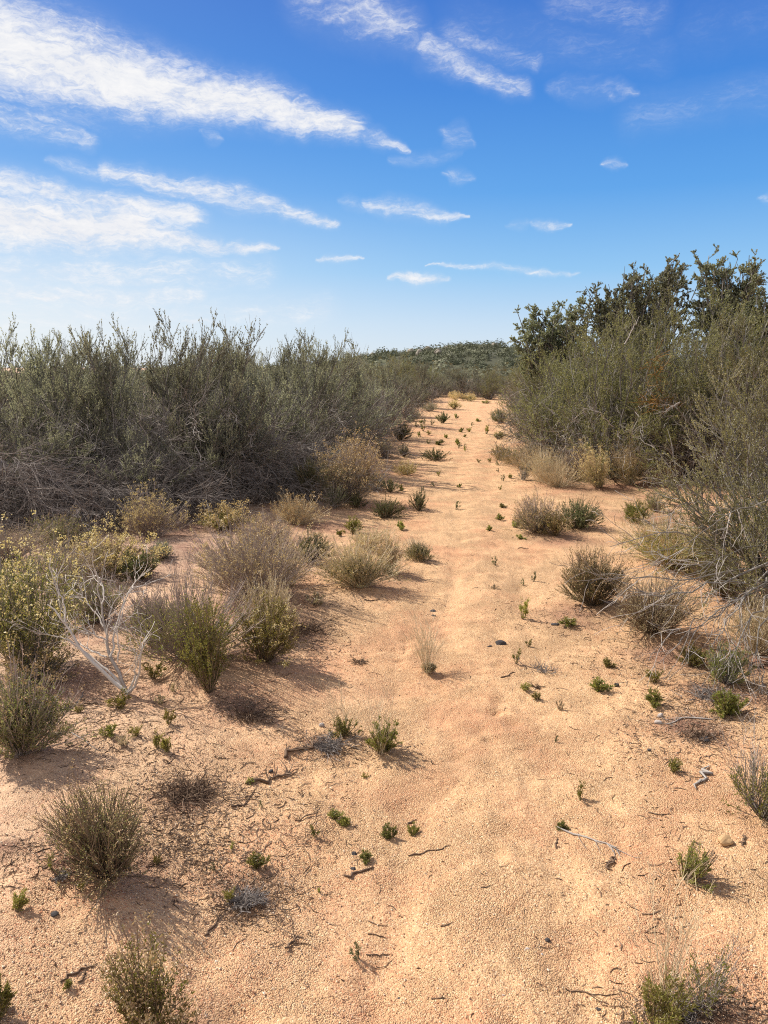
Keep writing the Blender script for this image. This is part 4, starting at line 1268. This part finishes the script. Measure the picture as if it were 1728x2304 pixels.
def sprout(i, u, v, wpx, hpx, label, group='young green sprouts on the sand'):
    x, y, z, t = at(u, v)
    w = wpx * t / F * 1.12
    h = hpx * t / F / max(math.cos(math.atan2(CAM_H, y)), .62) * .85
    s = (w / .10, w / .10, h / .10)
    rz = float(rng0.uniform(0, 6.28))
    if i not in sprout_proto:
        sprout_proto[i] = assemble('sprout', SPK[i], (x, y, z - .003), label, 'sprout', group, rz, s)
    else:
        copy_thing(sprout_proto[i], (x, y, z - .003), rz, s, label, group)


SPROUTS = [
    (0, 36, 2050, 42, 46, 'yellow-green sprout at the left edge below the reddish dirt mound'),
    (2, 154, 2224, 22, 24, 'green sprout at the end of the curved twig near the bottom left'),
    (2, 578, 1954, 46, 42, 'dark green cushion sprout right of the brownish dome shrub'),
    (4, 518, 2027, 26, 32, 'bright yellow-green sprout growing out of grey dead twigs'),
    (1, 523, 1912, 16, 16, 'tiny green sprout above the dark green cushion sprout'),
    (3, 484, 1957, 18, 16, 'tiny dull sprout left of the dark green cushion sprout'),
    (1, 117, 1956, 26, 28, 'thin sprout at the left foot of the brownish dome shrub'),
    (4, 186, 2003, 20, 28, 'sprout between the dirt mound and the brownish dome shrub'),
    (4, 354, 1946, 20, 26, 'sprout in the shade at the right foot of the brownish dome shrub'),
    (0, 563, 1760, 22, 18, 'sprout at the thick end of the dark log'),
    (3, 590, 1816, 14, 16, 'tiny dark sprout on the bare sand below the dark log'),
    (2, 753, 1842, 32, 26, 'upper one of two touching dark sprouts in the cluster left of the path'),
    (0, 781, 1862, 34, 30, 'lower one of two touching dark sprouts in the cluster left of the path'),
    (1, 711, 1882, 24, 24, 'sprout with a dark clod, left end of the five-sprout cluster'),
    (2, 823, 1936, 32, 26, 'sprout above the short straight stick'),
    (4, 820, 1752, 16, 16, 'tan-green tiny sprout casting a short shadow below the many-stemmed shrub'),
    (1, 716, 2010, 12, 16, 'tiny sprout below the short straight stick'),
    (3, 808, 2162, 34, 32, 'dark sprout with a twig beside it low on the path'),
    (5, 880, 1886, 36, 32, 'left one of a pair of round sprouts in mid path'),
    (0, 929, 1883, 34, 30, 'right one of a pair of round sprouts in mid path'),
    (2, 247, 1656, 38, 32, 'dark green sprout on the pale soil left, right of the dark purplish shrub'),
    (4, 307, 1656, 30, 28, 'paler sprout just right of the dark green one on the pale soil'),
    (6, 281, 1675, 28, 28, 'faint grey sprout below and between the two pale soil sprouts'),
    (4, 380, 1630, 28, 42, 'tall yellow-green sprout right of the pale soil sprouts'),
    (4, 344, 1526, 46, 42, 'yellow-green bushy sprout between the white dead bush and the upright green shrub'),
    (4, 273, 1592, 46, 44, 'straw-green sprout at the foot of the white dead bush'),
    (6, 393, 1557, 16, 26, 'thin brown sprig left of the upright green shrub foot'),
    (6, 357, 1583, 24, 26, 'brown dry sprig right of the white dead bush foot'),
    (4, 177, 1604, 22, 20, 'small yellow sprig beside the curved stick'),
    (0, 355, 1685, 22, 46, 'left stalk of the paired tall sprouts above the dead twig carpet'),
    (0, 381, 1692, 30, 48, 'right stalk of the paired tall sprouts above the dead twig carpet'),
    (6, 706, 1360, 46, 36, 'dark dry clump sprout right of the purple-stemmed shrub'),
    (1, 1174, 1393, 32, 48, 'upright pointed green sprout right of the path'),
    (0, 1281, 1406, 46, 28, 'spreading green sprout just left of the brown dead dome shrub'),
    (2, 1367, 1502, 28, 28, 'round green sprout with a slanting shadow, topmost of four right of the path'),
    (2, 1348, 1557, 46, 40, 'biggest round green sprout of four right of the path'),
    (0, 1176, 1552, 28, 24, 'green sprout left of the dead twig clump on the path'),
    (0, 1210, 1573, 24, 26, 'green sprout below the dead twig clump on the path'),
    (1, 1161, 1495, 20, 36, 'slender green sprout left above the dead twig clump'),
    (1, 1187, 1456, 18, 20, 'tiny green sprout below right of the black stone'),
    (2, 1471, 1588, 44, 44, 'leafy green sprout above the two grey pebbles'),
    (4, 1473, 1536, 36, 36, 'paler green sprout above the leafy one, by the litter'),
    (3, 1114, 1273, 16, 20, 'small sprout alone in the middle of the path'),
    (3, 1200, 1310, 16, 24, 'dark spiky sprig left of the olive-brown round shrub'),
    (6, 1111, 1324, 18, 14, 'flat grey sprig in mid path below the lone small sprout'),
    (3, 1179, 1318, 12, 16, 'tiny sprig left of the dark spiky one'),
    (2, 1101, 1195, 14, 18, 'dark round sprout left of the yellow-flowered clump, farther left of two'),
    (0, 1156, 1187, 32, 22, 'flat green sprout just left of the paired round shrubs'),
    (2, 1171, 1213, 24, 14, 'low dark sprout below the flat green one'),
    (2, 1124, 1171, 18, 20, 'sprout in mid path above the flat green one'),
    (2, 1130, 1143, 18, 14, 'small low sprout in mid path, level with the V-shaped one'),
    (3, 1025, 1147, 18, 20, 'V-shaped dark sprout out in the middle of the path'),
    (3, 1249, 1672, 12, 18, 'tiny dark sprig alone on the wide sand'),
    (6, 1262, 1598, 16, 30, 'pale dry sprig alone below the biggest round sprout'),
    (0, 1510, 1733, 34, 38, 'green sprout left of the thick grey stick'),
    (1, 1307, 1802, 30, 38, 'leaning green sprout at the middle right of the sand'),
    (2, 1265, 1866, 28, 22, 'green sprout at the thin end of the branching stick'),
    (0, 768, 1206, 18, 20, 'small outlier sprout left of the yellow-green clump'),
    (2, 902, 1192, 22, 26, 'small green sprout on the path edge above the tan dome shrub'),
    (2, 903, 1105, 12, 20, 'dark sprout left of the two-tiered grey-green shrub'),
    (3, 977, 1095, 16, 10, 'low dark sprout right of the two-tiered shrub, on the path'),
    (2, 1034, 1097, 12, 12, 'dark dot-like sprout on the middle of the path above the V-shaped one'),
    (1, 1077, 1041, 12, 10, 'dark sprig in mid path level with the green-tan tuft'),
    (2, 1029, 1001, 13, 18, 'compact dark sprout in the middle of the far path'),
    (2, 1075, 949, 12, 10, 'dark round sprout right of the lone dark green upright shrub'),
    (1, 1093, 977, 18, 22, 'pointed green sprout at the right side of the far path'),
    (0, 1121, 987, 32, 22, 'wide green sprout at the right edge of the far path'),
    (1, 953, 970, 14, 17, 'green sprout at the left edge of the far path'),
    (0, 1092, 908, 26, 9, 'flat pale green sprout at the very end of the path'),
    (5, 1166, 985, 20, 14, 'dark sprout under the overhang of the low olive bush'),
    (5, 985, 1001, 26, 14, 'sprawling dark sprout row in the far path, left of the compact one'),
]
for s_ in SPROUTS:
    sprout(*s_)
TINY = [(1060, 959), (1038, 973), (1056, 973), (971, 956), (956, 955), (946, 952), (938, 962), (964, 979), (941, 983), (946, 983), (1006, 986), (1046, 984), (1031, 1009), (1047, 1016), (1044, 1011),
        (963, 999), (1026, 942), (1102, 1041), (1121, 1047), (1122, 1063), (1149, 1077), (1132, 1083), (987, 1071),
        (1124, 1103), (952, 1104)]
for i_, (u, v) in enumerate(TINY):
    sprout(int(i_ * 7 % 5) if i_ % 3 else 3, u, v, rng0.uniform(8, 13), rng0.uniform(9, 15), 'tiny dull sprout, one of the many dotting the far part of the path', 'tiny sprouts dotting the far path')

# ---- sticks lying about
def stick(pts, rad, label, matname='dead', twigs=3, tw=.12, lift=.6):
    rg = np.random.default_rng(int(pts[0][0] * 3 + pts[0][1]))
    G = np.array([at(u, v)[:3] for u, v in pts])
    n_ = 10
    tt = np.linspace(0, len(pts) - 1, n_)
    P = np.stack([np.interp(tt, np.arange(len(pts)), G[:, k_]) for k_ in range(3)], 1)
    P += rg.normal(0, rad * .9, (n_, 3))
    P[:, 2] = surf(P[:, 0], P[:, 1]) + rad * lift
    o0 = P[0].copy()
    mb = MB()
    rad *= .8
    prof = rad * (1 - .5 * np.linspace(0, 1, n_)) * rg.uniform(.8, 1.2, n_)
    prof[[0, -1]] *= .55
    tubes(mb, (P - o0)[None], prof[None], 6, rg)
    if twigs:
        p, d, t = along(P[None], twigs, .15, .95, rg, 20, 60)
        d[:, 2] = np.abs(d[:, 2]) * .25
        S = grow(p, d, rg.uniform(.4, 1, len(p)) * tw, 5, -.03, .18, rg)
        S[:, :, 2] = np.maximum(S[:, :, 2], surf(S[:, :, 0], S[:, :, 1]) + .002)
        tubes(mb, S - o0, rad * .35 * (1 - .6 * np.linspace(0, 1, 5)[None]) * np.ones((len(S), 1)), 4, rg)
    tag(link('stick', mb.mesh('stick', M[matname], True), None, tuple(o0)), label, 'stick', 'sticks lying on the sand')


STICKS = [
    ([(1252, 1862), (1290, 1880), (1330, 1892), (1385, 1912), (1398, 1928)], .0055, 'long branching grey stick lying across the path, sprout at its thin end', 'dead', 8, .14),
    ([(1380, 1930), (1372, 1948), (1368, 1960)], .008, 'short dark burnt stub at the thick end of the long branching stick', 'litter', 2, .05),
    ([(1592, 1728), (1580, 1752), (1560, 1778)], .010, 'thick short grey stick leaning down at right, by the green sprout', 'dead', 2, .06),
    ([(922, 1928), (968, 1917), (1014, 1905)], .004, 'thin straight stick below the pair of round sprouts', 'litter', 0, .1),
    ([(780, 1978), (810, 1968), (838, 1955)], .007, 'short straight dark stick on the gravel, left of the path', 'litter', 1, .05),
    ([(565, 1766), (600, 1756), (648, 1742)], .011, 'dark rotten log with a sprout at its thick end', 'litter', 7, .12),
    ([(632, 1712), (655, 1690), (700, 1684), (740, 1672)], .011, 'dark split root piece at the left end of the twig heap', 'litter', 6, .14),
    ([(525, 1815), (552, 1812), (568, 1793)], .006, 'dark crooked stick left of the tiny dark sprout', 'litter', 4, .09),
    ([(138, 2212), (175, 2185), (218, 2170)], .005, 'curved dark twig at the lower left with a green sprout on its end', 'litter', 1, .05),
    ([(182, 2212), (190, 2198), (196, 2186)], .004, 'short twig right of the curved dark twig', 'litter', 1, .04),
    ([(645, 2136), (660, 2122), (676, 2110)], .006, 'forked small stick on open gravel at lower left middle', 'litter', 3, .08),
    ([(460, 2108), (485, 2075), (500, 2058)], .005, 'thin forked twig below the grey dead twigs', 'litter', 4, .1),
    ([(828, 2103), (848, 2108), (870, 2112)], .003, 'faint thin twig on the left of the lower path', 'litter', 0, .1),
    ([(822, 2152), (850, 2152), (880, 2150)], .003, 'thin twig touching the dark sprout low on the path', 'litter', 0, .1),
    ([(1272, 2228), (1310, 2236), (1350, 2244), (1392, 2240)], .003, 'long hair-thin twig near the bottom of the path', 'litter', 2, .1),
    ([(1675, 1882), (1675, 1908)], .006, 'short dark upright-lying stick by the right edge below the tan stone', 'litter', 0, .05),
    ([(1460, 1832), (1482, 1836), (1504, 1832)], .004, 'short twig above the dark green fan-shaped shrub', 'litter', 1, .05),
    ([(1248, 1912), (1254, 1888)], .004, 'short stub twig below the branching stick sprout', 'litter', 0, .05),
    ([(131, 1602), (165, 1590), (185, 1572), (188, 1556)], .006, 'curved stick left of the white dead bush foot', 'dark_dead', 1, .05),
    ([(188, 1584), (208, 1584), (230, 1585)], .006, 'dark flat stick between curved stick and white dead bush', 'litter', 2, .06),
    ([(160, 1648), (180, 1660), (215, 1684), (222, 1690)], .003, 'long straight twig on pale soil beside the dark green sprout', 'dead', 1, .08),
    ([(918, 1860), (926, 1852), (938, 1845)], .005, 'dark stick behind the right round sprout', 'litter', 0, .05),
    ([(665, 1848), (695, 1838), (720, 1832)], .004, 'thin twig left of the five-sprout cluster', 'litter', 2, .06),
    ([(1128, 1527), (1145, 1520), (1160, 1514)], .005, 'small dark stick left of the dead twig clump', 'litter', 1, .04),
    ([(1164, 1236), (1190, 1236)], .006, 'dark straight twig in mid path below the low dark sprout', 'litter', 0, .05),
    ([(1600, 1620), (1545, 1612), (1520, 1626), (1500, 1632)], .006, 'crooked grey branch lying among debris at the right edge', 'dead', 6, .12),
    ([(1668, 1490), (1700, 1502), (1728, 1500)], .014, 'brown rotten log at the right edge under the bare branches', 'litter', 2, .08),
    ([(968, 2252), (1000, 2250)], .003, 'thin twig just above the bottom edge left of the path middle', 'litter', 0, .04),
    ([(818, 1350), (840, 1352), (860, 1349)], .005, 'dark twig on the sand right below the tan dome shrub', 'litter', 2, .08),
    ([(790, 1362), (810, 1374)], .004, 'small dark twig left of the path below the tan dome shrub', 'litter', 2, .07),
]
for pts, rad, lab, mt, tw, tl in STICKS:
    stick(pts, rad, lab, mt, tw, tl)


def twig_clump(seed, w, h, n, matname):
    rg = np.random.default_rng(seed)
    mb = MB()
    b = rg.normal(0, w * .18, (n, 3)) * np.array([1, .7, 0])
    d = norm(rg.normal(size=(n, 3)) * np.array([1, .8, .35]) + np.array([0, 0, .15]))
    d[:, 2] = np.abs(d[:, 2])
    b = b * .8
    P = grow(b + np.array([0, 0, .004]), d, rg.uniform(.15, .8, n) ** 1.4 * w * .5, 6, -.04, .055, rg)
    P[:, :, 2] = np.clip(P[:, :, 2], .002, h)
    tubes(mb, P, rg.uniform(.001, .003, (n, 1)) * (1 - .6 * np.linspace(0, 1, 6)[None]), 4, rg)
    p, d, t = along(P, 4, .2, 1, rg, 20, 60)
    S = grow(p, d, rg.uniform(.04, .18, len(p)) * w, 4, -.03, .08, rg)
    S[:, :, 2] = np.clip(S[:, :, 2], .002, h)
    tubes(mb, S, .0009 * np.ones((len(S), 4)), 3, rg)
    return mb.mesh('twig_heap', M[matname])


for sd, u, v, wpx, h, n, mt, lab in (
        (1, 1225, 1512, 110, .09, 55, 'dark_dead', 'grey dead twig clump on the path right of the slender sprout'),
        (2, 562, 1612, 120, .05, 70, 'litter', 'dark flat heap of twigs on the sand below the upright green shrub'),
        (3, 735, 1682, 130, .08, 110, 'dark_dead', 'curly heap of pale twigs beside the young green shrub'),
        (4, 552, 2030, 120, .06, 90, 'dark_dead', 'heap of grey dead twigs with a yellow-green sprout in it'),
        (5, 420, 1790, 200, .05, 130, 'litter', 'wide carpet of dead twigs behind the brownish dome shrub'),
        (6, 1577, 1660, 110, .06, 70, 'litter', 'dark twig heap by the right edge below the cushion shrub'),
        (7, 1600, 1570, 150, .10, 80, 'dark_dead', 'grey twig tangle around the bright green cushion shrub'),
        (8, 1555, 2280, 150, .05, 90, 'dark_dead', 'flattened pale dry twigs at the foot of the sparse grey-tipped shrub'),
        (9, 807, 1490, 60, .05, 30, 'litter', 'small dark twig heap right of the yellow-green shrub'),
        (10, 1210, 1548, 46, .04, 24, 'litter', 'small grey twig bit between two sprouts below the dead twig clump'),
        (11, 690, 1415, 170, .04, 90, 'litter', 'loose dark twigs right of the yellow-green flowered shrub'),
        (12, 140, 1975, 70, .05, 36, 'dark_dead', 'thin grey twigs at the left foot of the brownish dome shrub')):
    x, y, z, t = at(u, v)
    tag(link('twig_heap', twig_clump(sd + 60, wpx * t / F, h, n, mt), None, (x, y, z)), lab, 'twig heap', 'heaps of small twigs')

# fine litter nobody could count
rg = np.random.default_rng(99)
mbl = MB()
zones = [(420, 1830, 110, 90, 380), (400, 1930, 130, 60, 180), (560, 2020, 90, 50, 160), (690, 1430, 90, 55, 260), (700, 1340, 80, 50, 160), (1480, 1480, 140, 60, 260), (1560, 1640, 120, 70, 420), (1640, 1560, 100, 60, 300),
         (560, 1610, 70, 30, 160), (740, 1680, 80, 30, 160), (200, 1620, 140, 60, 180), (300, 1700, 200, 80, 180), (330, 1250, 200, 50, 200), (1330, 1380, 150, 30, 200), (1000, 1400, 350, 200, 50), (900, 1900, 700, 350, 70), (1560, 2270, 120, 40, 200),
         (1480, 1120, 120, 30, 160), (820, 1250, 120, 60, 160), (120, 2000, 110, 60, 120), (1500, 1900, 200, 250, 80), (640, 1860, 120, 120, 160)]
for (u, v, su, sv, n_) in zones:
    for _ in range(int(n_ * 1.5)):
        uu, vv = u + rg.normal() * su * .7, min(v + rg.normal() * sv * .7, 2400)
        if vv < 1000:
            continue
        d = pix_dir(uu, vv)
        t = CAM_H / -d[2]
        x, y = d[0] * t, d[1] * t
        L = .01 + .06 * rg.uniform() ** 2.2
        a = rg.uniform(0, 6.28)
        P = np.array([[x, y, 0], [x + math.cos(a) * L * .5, y + math.sin(a) * L * .5, 0], [x + math.cos(a + .3) * L, y + math.sin(a + .3) * L, 0]])
        P[:, 2] = surf(P[:, 0], P[:, 1]) + .002
        mbl.add(np.zeros((0, 3)))
        zones_arr = P[None]
        tubes(mbl, zones_arr, np.array([[.0011, .0011, .0006]]) * rg.uniform(.6, 1.8), 3, rg)
mf = MB()
for (u, v, su, sv, n_) in zones:
    k = int(n_ * 4)
    uu = u + rg.normal(size=k) * su * .75
    vv = np.minimum(v + rg.normal(size=k) * sv * .75, 2400)
    ok = vv > 1040
    uu, vv = uu[ok], vv[ok]
    yc = -(vv - CY) / F
    dz = -math.sin(PITCH) + yc * math.cos(PITCH)
    t = CAM_H / -dz
    x, y = (uu - CX) / F * t, (math.cos(PITCH) + yc * math.sin(PITCH)) * t
    P = np.stack([x, y, surf(x, y) + .004], 1)
    leaves(mf, P, norm(rg.normal(size=P.shape) * np.array([1, 1, .25])), rg.uniform(.006, .018, len(P)), rg.uniform(.002, .006, len(P)), rg)
for (sx, sy, sw) in NAMED:
    if sy > 15:
        continue
    k = int(min(260, 60 + 260 * sw))
    x = sx + rg.normal(size=k) * sw * .42 + .06
    y = sy + rg.normal(size=k) * sw * .42 - .03
    P = np.stack([x, y, surf(x, y) + .004], 1)
    leaves(mf, P, norm(rg.normal(size=P.shape) * np.array([1, 1, .25])), rg.uniform(.006, .02, len(P)) * (1 + sy * .04), rg.uniform(.002, .006, len(P)) * (1 + sy * .05), rg)
M['dry_litter'] = leafy('fallen_dry_leaves', [(.09, .055, .035), (.18, .12, .08), (.30, .22, .15), (.42, .33, .25)], .1, .05, 0)
tag(link('leaf_litter', mf.mesh('leaf_litter', M['dry_litter'])), 'dry fallen leaf bits under and between the shrubs', 'litter', None, 'stuff')
tag(link('twig_litter', mbl.mesh('twig_litter', M['litter'])), 'fine dark twig litter strewn over the sand', 'litter', None, 'stuff')

# ---- gravel grains near the camera (stuff) and single stones
def grain_mesh(mb, pos, size, rng):
    K = len(pos)
    base = np.array([[1, 0, 0], [-1, 0, 0], [0, 1, 0], [0, -1, 0], [0, 0, 1], [0, 0, -1]], float)
    v = base[None] * (size[:, None, None] * rng.uniform(.55, 1.2, (K, 6, 1)))
    a = rng.uniform(0, 6.28, K)
    ca, sa = np.cos(a)[:, None], np.sin(a)[:, None]
    tilt = rng.normal(0, .5, (K, 1))
    x = v[:, :, 0] * ca - v[:, :, 1] * sa
    y = v[:, :, 0] * sa + v[:, :, 1] * ca
    z = v[:, :, 2] * .75 + x * tilt * .4
    v = np.stack([x, y, z], -1) + pos[:, None]
    tri = np.array([[0, 2, 4], [2, 1, 4], [1, 3, 4], [3, 0, 4], [2, 0, 5], [1, 2, 5], [3, 1, 5], [0, 3, 5]])
    mb.add(v, None, (np.arange(K)[:, None, None] * 6 + tri[None]).reshape(-1, 3))


def stone_mat(name, cols, scale=40):
    m, n, out = mat(name)
    g = n.new('ShaderNodeNewGeometry')
    tcn = n.new('ShaderNodeTexCoord')
    nz = n.noise(tcn.outputs['Object'], scale, 5, .65)
    k = len(cols)
    f = n.math('MULTIPLY_ADD', nz.outputs[0], .5, n.math('MULTIPLY_ADD', g.outputs['Random Per Island'], .85, -.2), clamp=True)
    p = n.new('ShaderNodeBsdfPrincipled')
    n.put(p.inputs['Base Color'], n.ramp(f, [(i / (k - 1), c) for i, c in enumerate(cols)]))
    p.inputs['Roughness'].default_value = .85
    p.inputs['Specular IOR Level'].default_value = .2
    n.l.new(p.outputs[0], out.inputs[0])
    return m


M['gravel'] = stone_mat('granite_grains', [(.24, .11, .065), (.43, .245, .14), (.54, .34, .195), (.61, .415, .26), (.76, .62, .47), (.48, .24, .15)])
M['dark_stone'] = stone_mat('dark_stone', [(.02, .018, .018), (.05, .045, .045), (.09, .08, .08)])
M['grey_stone'] = stone_mat('grey_stone', [(.22, .18, .16), (.36, .31, .28), (.5, .45, .4)])
M['tan_stone'] = stone_mat('tan_stone', [(.30, .18, .09), (.42, .27, .14), (.52, .36, .2)])
M['scrub_soil'] = stone_mat('scrub_covered_soil', [(.04, .045, .026), (.06, .062, .035), (.10, .09, .055)], .5)
M['pale_rock'] = stone_mat('pale_boulder', [(.16, .14, .11), (.25, .22, .18), (.34, .30, .25)], 1.2)
rg = np.random.default_rng(4)
NG = 120000
yy = 1.35 + (7.0 - 1.35) * rg.uniform(0, 1, NG) ** 2.1
xx = rg.uniform(-1, 1, NG) * (.55 * yy + .35)
pth = np.exp(-((xx - path_mid(yy)) / .75) ** 2)
keep = rg.uniform(size=NG) > .30 * np.clip(vnoise(xx / .8, yy / .8, 61) * 3 + .6, 0, 1)
xx, yy = xx[keep], yy[keep]
sz = rg.lognormal(math.log(.0017), .5, len(xx)) * (1 - .25 * pth[keep])
sz = np.minimum(sz, .0052)
zz = surf(xx, yy) + sz * .22 + .001
mb = MB()
grain_mesh(mb, np.stack([xx, yy, zz], 1), sz, rg)
tag(link('gravel', mb.mesh('gravel', M['gravel'])), 'coarse granite grit over the near sand', 'gravel', None, 'stuff')


def stone(u, v, wpx, hfac, matname, label):
    rg = np.random.default_rng(int(u + v))
    import bmesh
    bm = bmesh.new()
    bmesh.ops.create_icosphere(bm, subdivisions=3, radius=1)
    x, y, z, t = at(u, v)
    r = wpx * t / F / 2
    ks = rg.normal(size=(5, 3)) * 1.6
    ph = rg.uniform(0, 6.28, 5)
    for vt in bm.verts:
        c = np.array(vt.co)
        f = 1 + sum(.09 * math.sin(float(k_ @ c) * 1.4 + p_) for k_, p_ in zip(ks, ph)) + rg.normal(0, .02)
        vt.co = Vector((c[0] * f * r, c[1] * f * r * .85, c[2] * f * r * hfac))
    me = bpy.data.meshes.new('stone')
    bm.to_mesh(me)
    bm.free()
    me.materials.append(M[matname])
    tag(link('stone', me, None, (x, y, z + r * hfac * .45)), label, 'stone', 'single stones on the sand')


for a in ((1126, 1449, 25, .45, 'dark_stone', 'black flat stone out on the sand of the path, largest dark one'), (1102, 1456, 10, .6, 'dark_stone', 'small black pebble left of the black flat stone'),
          (976, 1387, 10, .6, 'dark_stone', 'dark pebble on the path above the dry grass tuft'), (974, 1375, 16, .25, 'dark_stone', 'dark flat chip just above the dark pebble on the path'),
          (1249, 1406, 18, .35, 'dark_stone', 'dark flat bark-like stone left of the spreading green sprout'), (1387, 1543, 11, .8, 'dark_stone', 'dark pebble right of the biggest round sprout'),
          (1486, 1612, 14, .8, 'grey_stone', 'upper grey pebble below the leafy green sprout'), (1479, 1627, 15, .7, 'grey_stone', 'lower grey pebble below the leafy green sprout'),
          (1630, 1897, 34, .6, 'tan_stone', 'rounded tan stone near the right edge, half sunk'), (1231, 2118, 12, .8, 'dark_stone', 'dark grey pebble alone low on the sand right of the path middle'),
          (1187, 2136, 9, .7, 'grey_stone', 'pale pebble lower left of the dark grey lone pebble'), (1219, 2149, 9, .7, 'grey_stone', 'pale pebble straight below the dark grey lone pebble'),
          (1133, 2242, 8, .7, 'grey_stone', 'whitish pebble near the bottom of the path'), (122, 2057, 16, .5, 'dark_stone', 'dark flat stone below the reddish dirt mound'),
          (797, 1924, 13, .8, 'dark_stone', 'dark pebble left of the sprout above the short stick'), (794, 1957, 12, .8, 'dark_stone', 'dark pebble just above the short straight stick'),
          (724, 1633, 13, .8, 'grey_stone', 'grey stone at the upper left of the young green shrub with twigs'), (898, 2248, 9, .7, 'dark_stone', 'little dark pebble by a thin twig at the bottom'),
          (609, 1737, 11, .7, 'dark_stone', 'dark pebble just above the rotten log'), (1345, 2272, 15, .5, 'dark_stone', 'dark clod at the bottom edge left of the leaning green shrub'),
          (1585, 1665, 26, .4, 'dark_stone', 'dark chunk in the twig heap at the right'), (1460, 1688, 10, .6, 'dark_stone', 'tiny dark clod left of the twig heap at the right')):
    stone(*a)

# ---- hill behind, with its scrub and boulders
def hill_z(x, y):
    u = CX + F * x / np.maximum(y, 1)
    # ridge outline in metres above the plain
    prof = np.interp(x, [-220, -90, -30, -12, -4, 8, 16, 24, 32, 40, 55, 140], [0, 0.2, .5, 1.9, 4.0, 4.8, 6.2, 6.9, 6.2, 4.6, 2.0, 0])
    rise = np.clip((y - 150) / 70, 0, 1)
    fall = np.clip((420 - y) / 160, 0, 1)
    return prof * (rise ** 1.2 * (3 - 2 * rise) / 1.0).clip(0, 1) * fall + .5 * vnoise(x / 9, y / 9, 41) * rise


hx = np.linspace(-260, 200, 120)
hy = np.linspace(110, 440, 90)
HX, HY = np.meshgrid(hx, hy)
HZ = hill_z(HX, HY) - .25
idx = np.arange(HX.size).reshape(HX.shape)
mb = MB()
mb.add(np.stack([HX, HY, HZ], -1), np.stack([idx[:-1, :-1], idx[:-1, 1:], idx[1:, 1:], idx[1:, :-1]], -1))
tag(link('hill', mb.mesh('hill', M['scrub_soil'], True)), kind='structure')
rg = np.random.default_rng(12)
K = 2800
px_ = rg.uniform(-50, 75, K)
py_ = rg.uniform(60, 262, K) ** 1.0
sel = (px_ / py_ > -.5) & (px_ / py_ < .6)
px_, py_ = px_[sel], py_[sel]
K = len(px_)
rad = rg.lognormal(math.log(1.2), .4, K).clip(.6, 2.6)
hz = hill_z(px_, py_) - .45
per = 230
o = norm(rg.normal(size=(K, per, 3)))
o[:, :, 2] = np.abs(o[:, :, 2])
lob = 1 + .3 * np.sin(o[:, :, 0:1] * 4 + rg.uniform(0, 6, (K, 1, 1)))
pos = np.stack([px_, py_, hz], 1)[:, None] + o * rad[:, None, None] * lob * rg.uniform(.7, 1.05, (K, per, 1)) * np.array([1.15, 1.15, .95])
mb = MB()
pf = pos.reshape(-1, 3)
nf_ = norm(o.reshape(-1, 3) + rg.normal(0, .35, pf.shape))
t1 = norm(np.cross(nf_, rg.normal(size=pf.shape)))
t2 = np.cross(nf_, t1)
ra = (rg.uniform(.07, .17, len(pf)) * np.repeat(rad, per) ** .6)[:, None]
mb.add(np.stack([pf - t1 * ra, pf - t2 * ra * .7, pf + t1 * ra, pf + t2 * ra * .7], 1), np.arange(len(pf) * 4).reshape(-1, 4))
tag(link('hillside_shrubbery', mb.mesh('hillside_shrubbery', M['hill_scrub'])), 'dark scrub covering the far hill', 'shrubbery', None, 'stuff')
bould = None
for i, (u, v, dpt, s) in enumerate(((838, 800, 205, 1.2), (862, 792, 210, 1.0), (925, 800, 200, 1.4), (945, 808, 190, 1.1), (962, 800, 205, 1.5), (985, 812, 185, 1.0), (1005, 800, 205, .9), (1112, 803, 205, 1.2), (1098, 800, 210, .9), (905, 795, 212, .9))):
    p_ = world_at(u, v, dpt)
    zz_ = float(hill_z(p_[0], dpt)) + .25
    if bould is None:
        import bmesh
        bm = bmesh.new()
        bmesh.ops.create_icosphere(bm, subdivisions=3, radius=1)
        for vt in bm.verts:
            c = np.array(vt.co)
            vt.co = Vector(c * (1 + .16 * math.sin(c[0] * 3.1 + 1) + .13 * math.sin(c[1] * 4.3 + c[2] * 2.2)) * np.array([1.2, 1, .9]))
        me = bpy.data.meshes.new('boulder')
        bm.to_mesh(me)
        bm.free()
        me.materials.append(M['pale_rock'])
        bould = link('boulder', me)
        b_ = bould
    else:
        b_ = bould.copy()
        COL.objects.link(b_)
    b_.location = (p_[0], dpt, zz_)
    b_.rotation_euler = (0, 0, i * 1.3)
    b_.scale = (s * .8, s * .8, s * .8)
    tag(b_, 'pale boulder showing among the scrub of the far hill', 'boulder', 'boulders on the far hill')
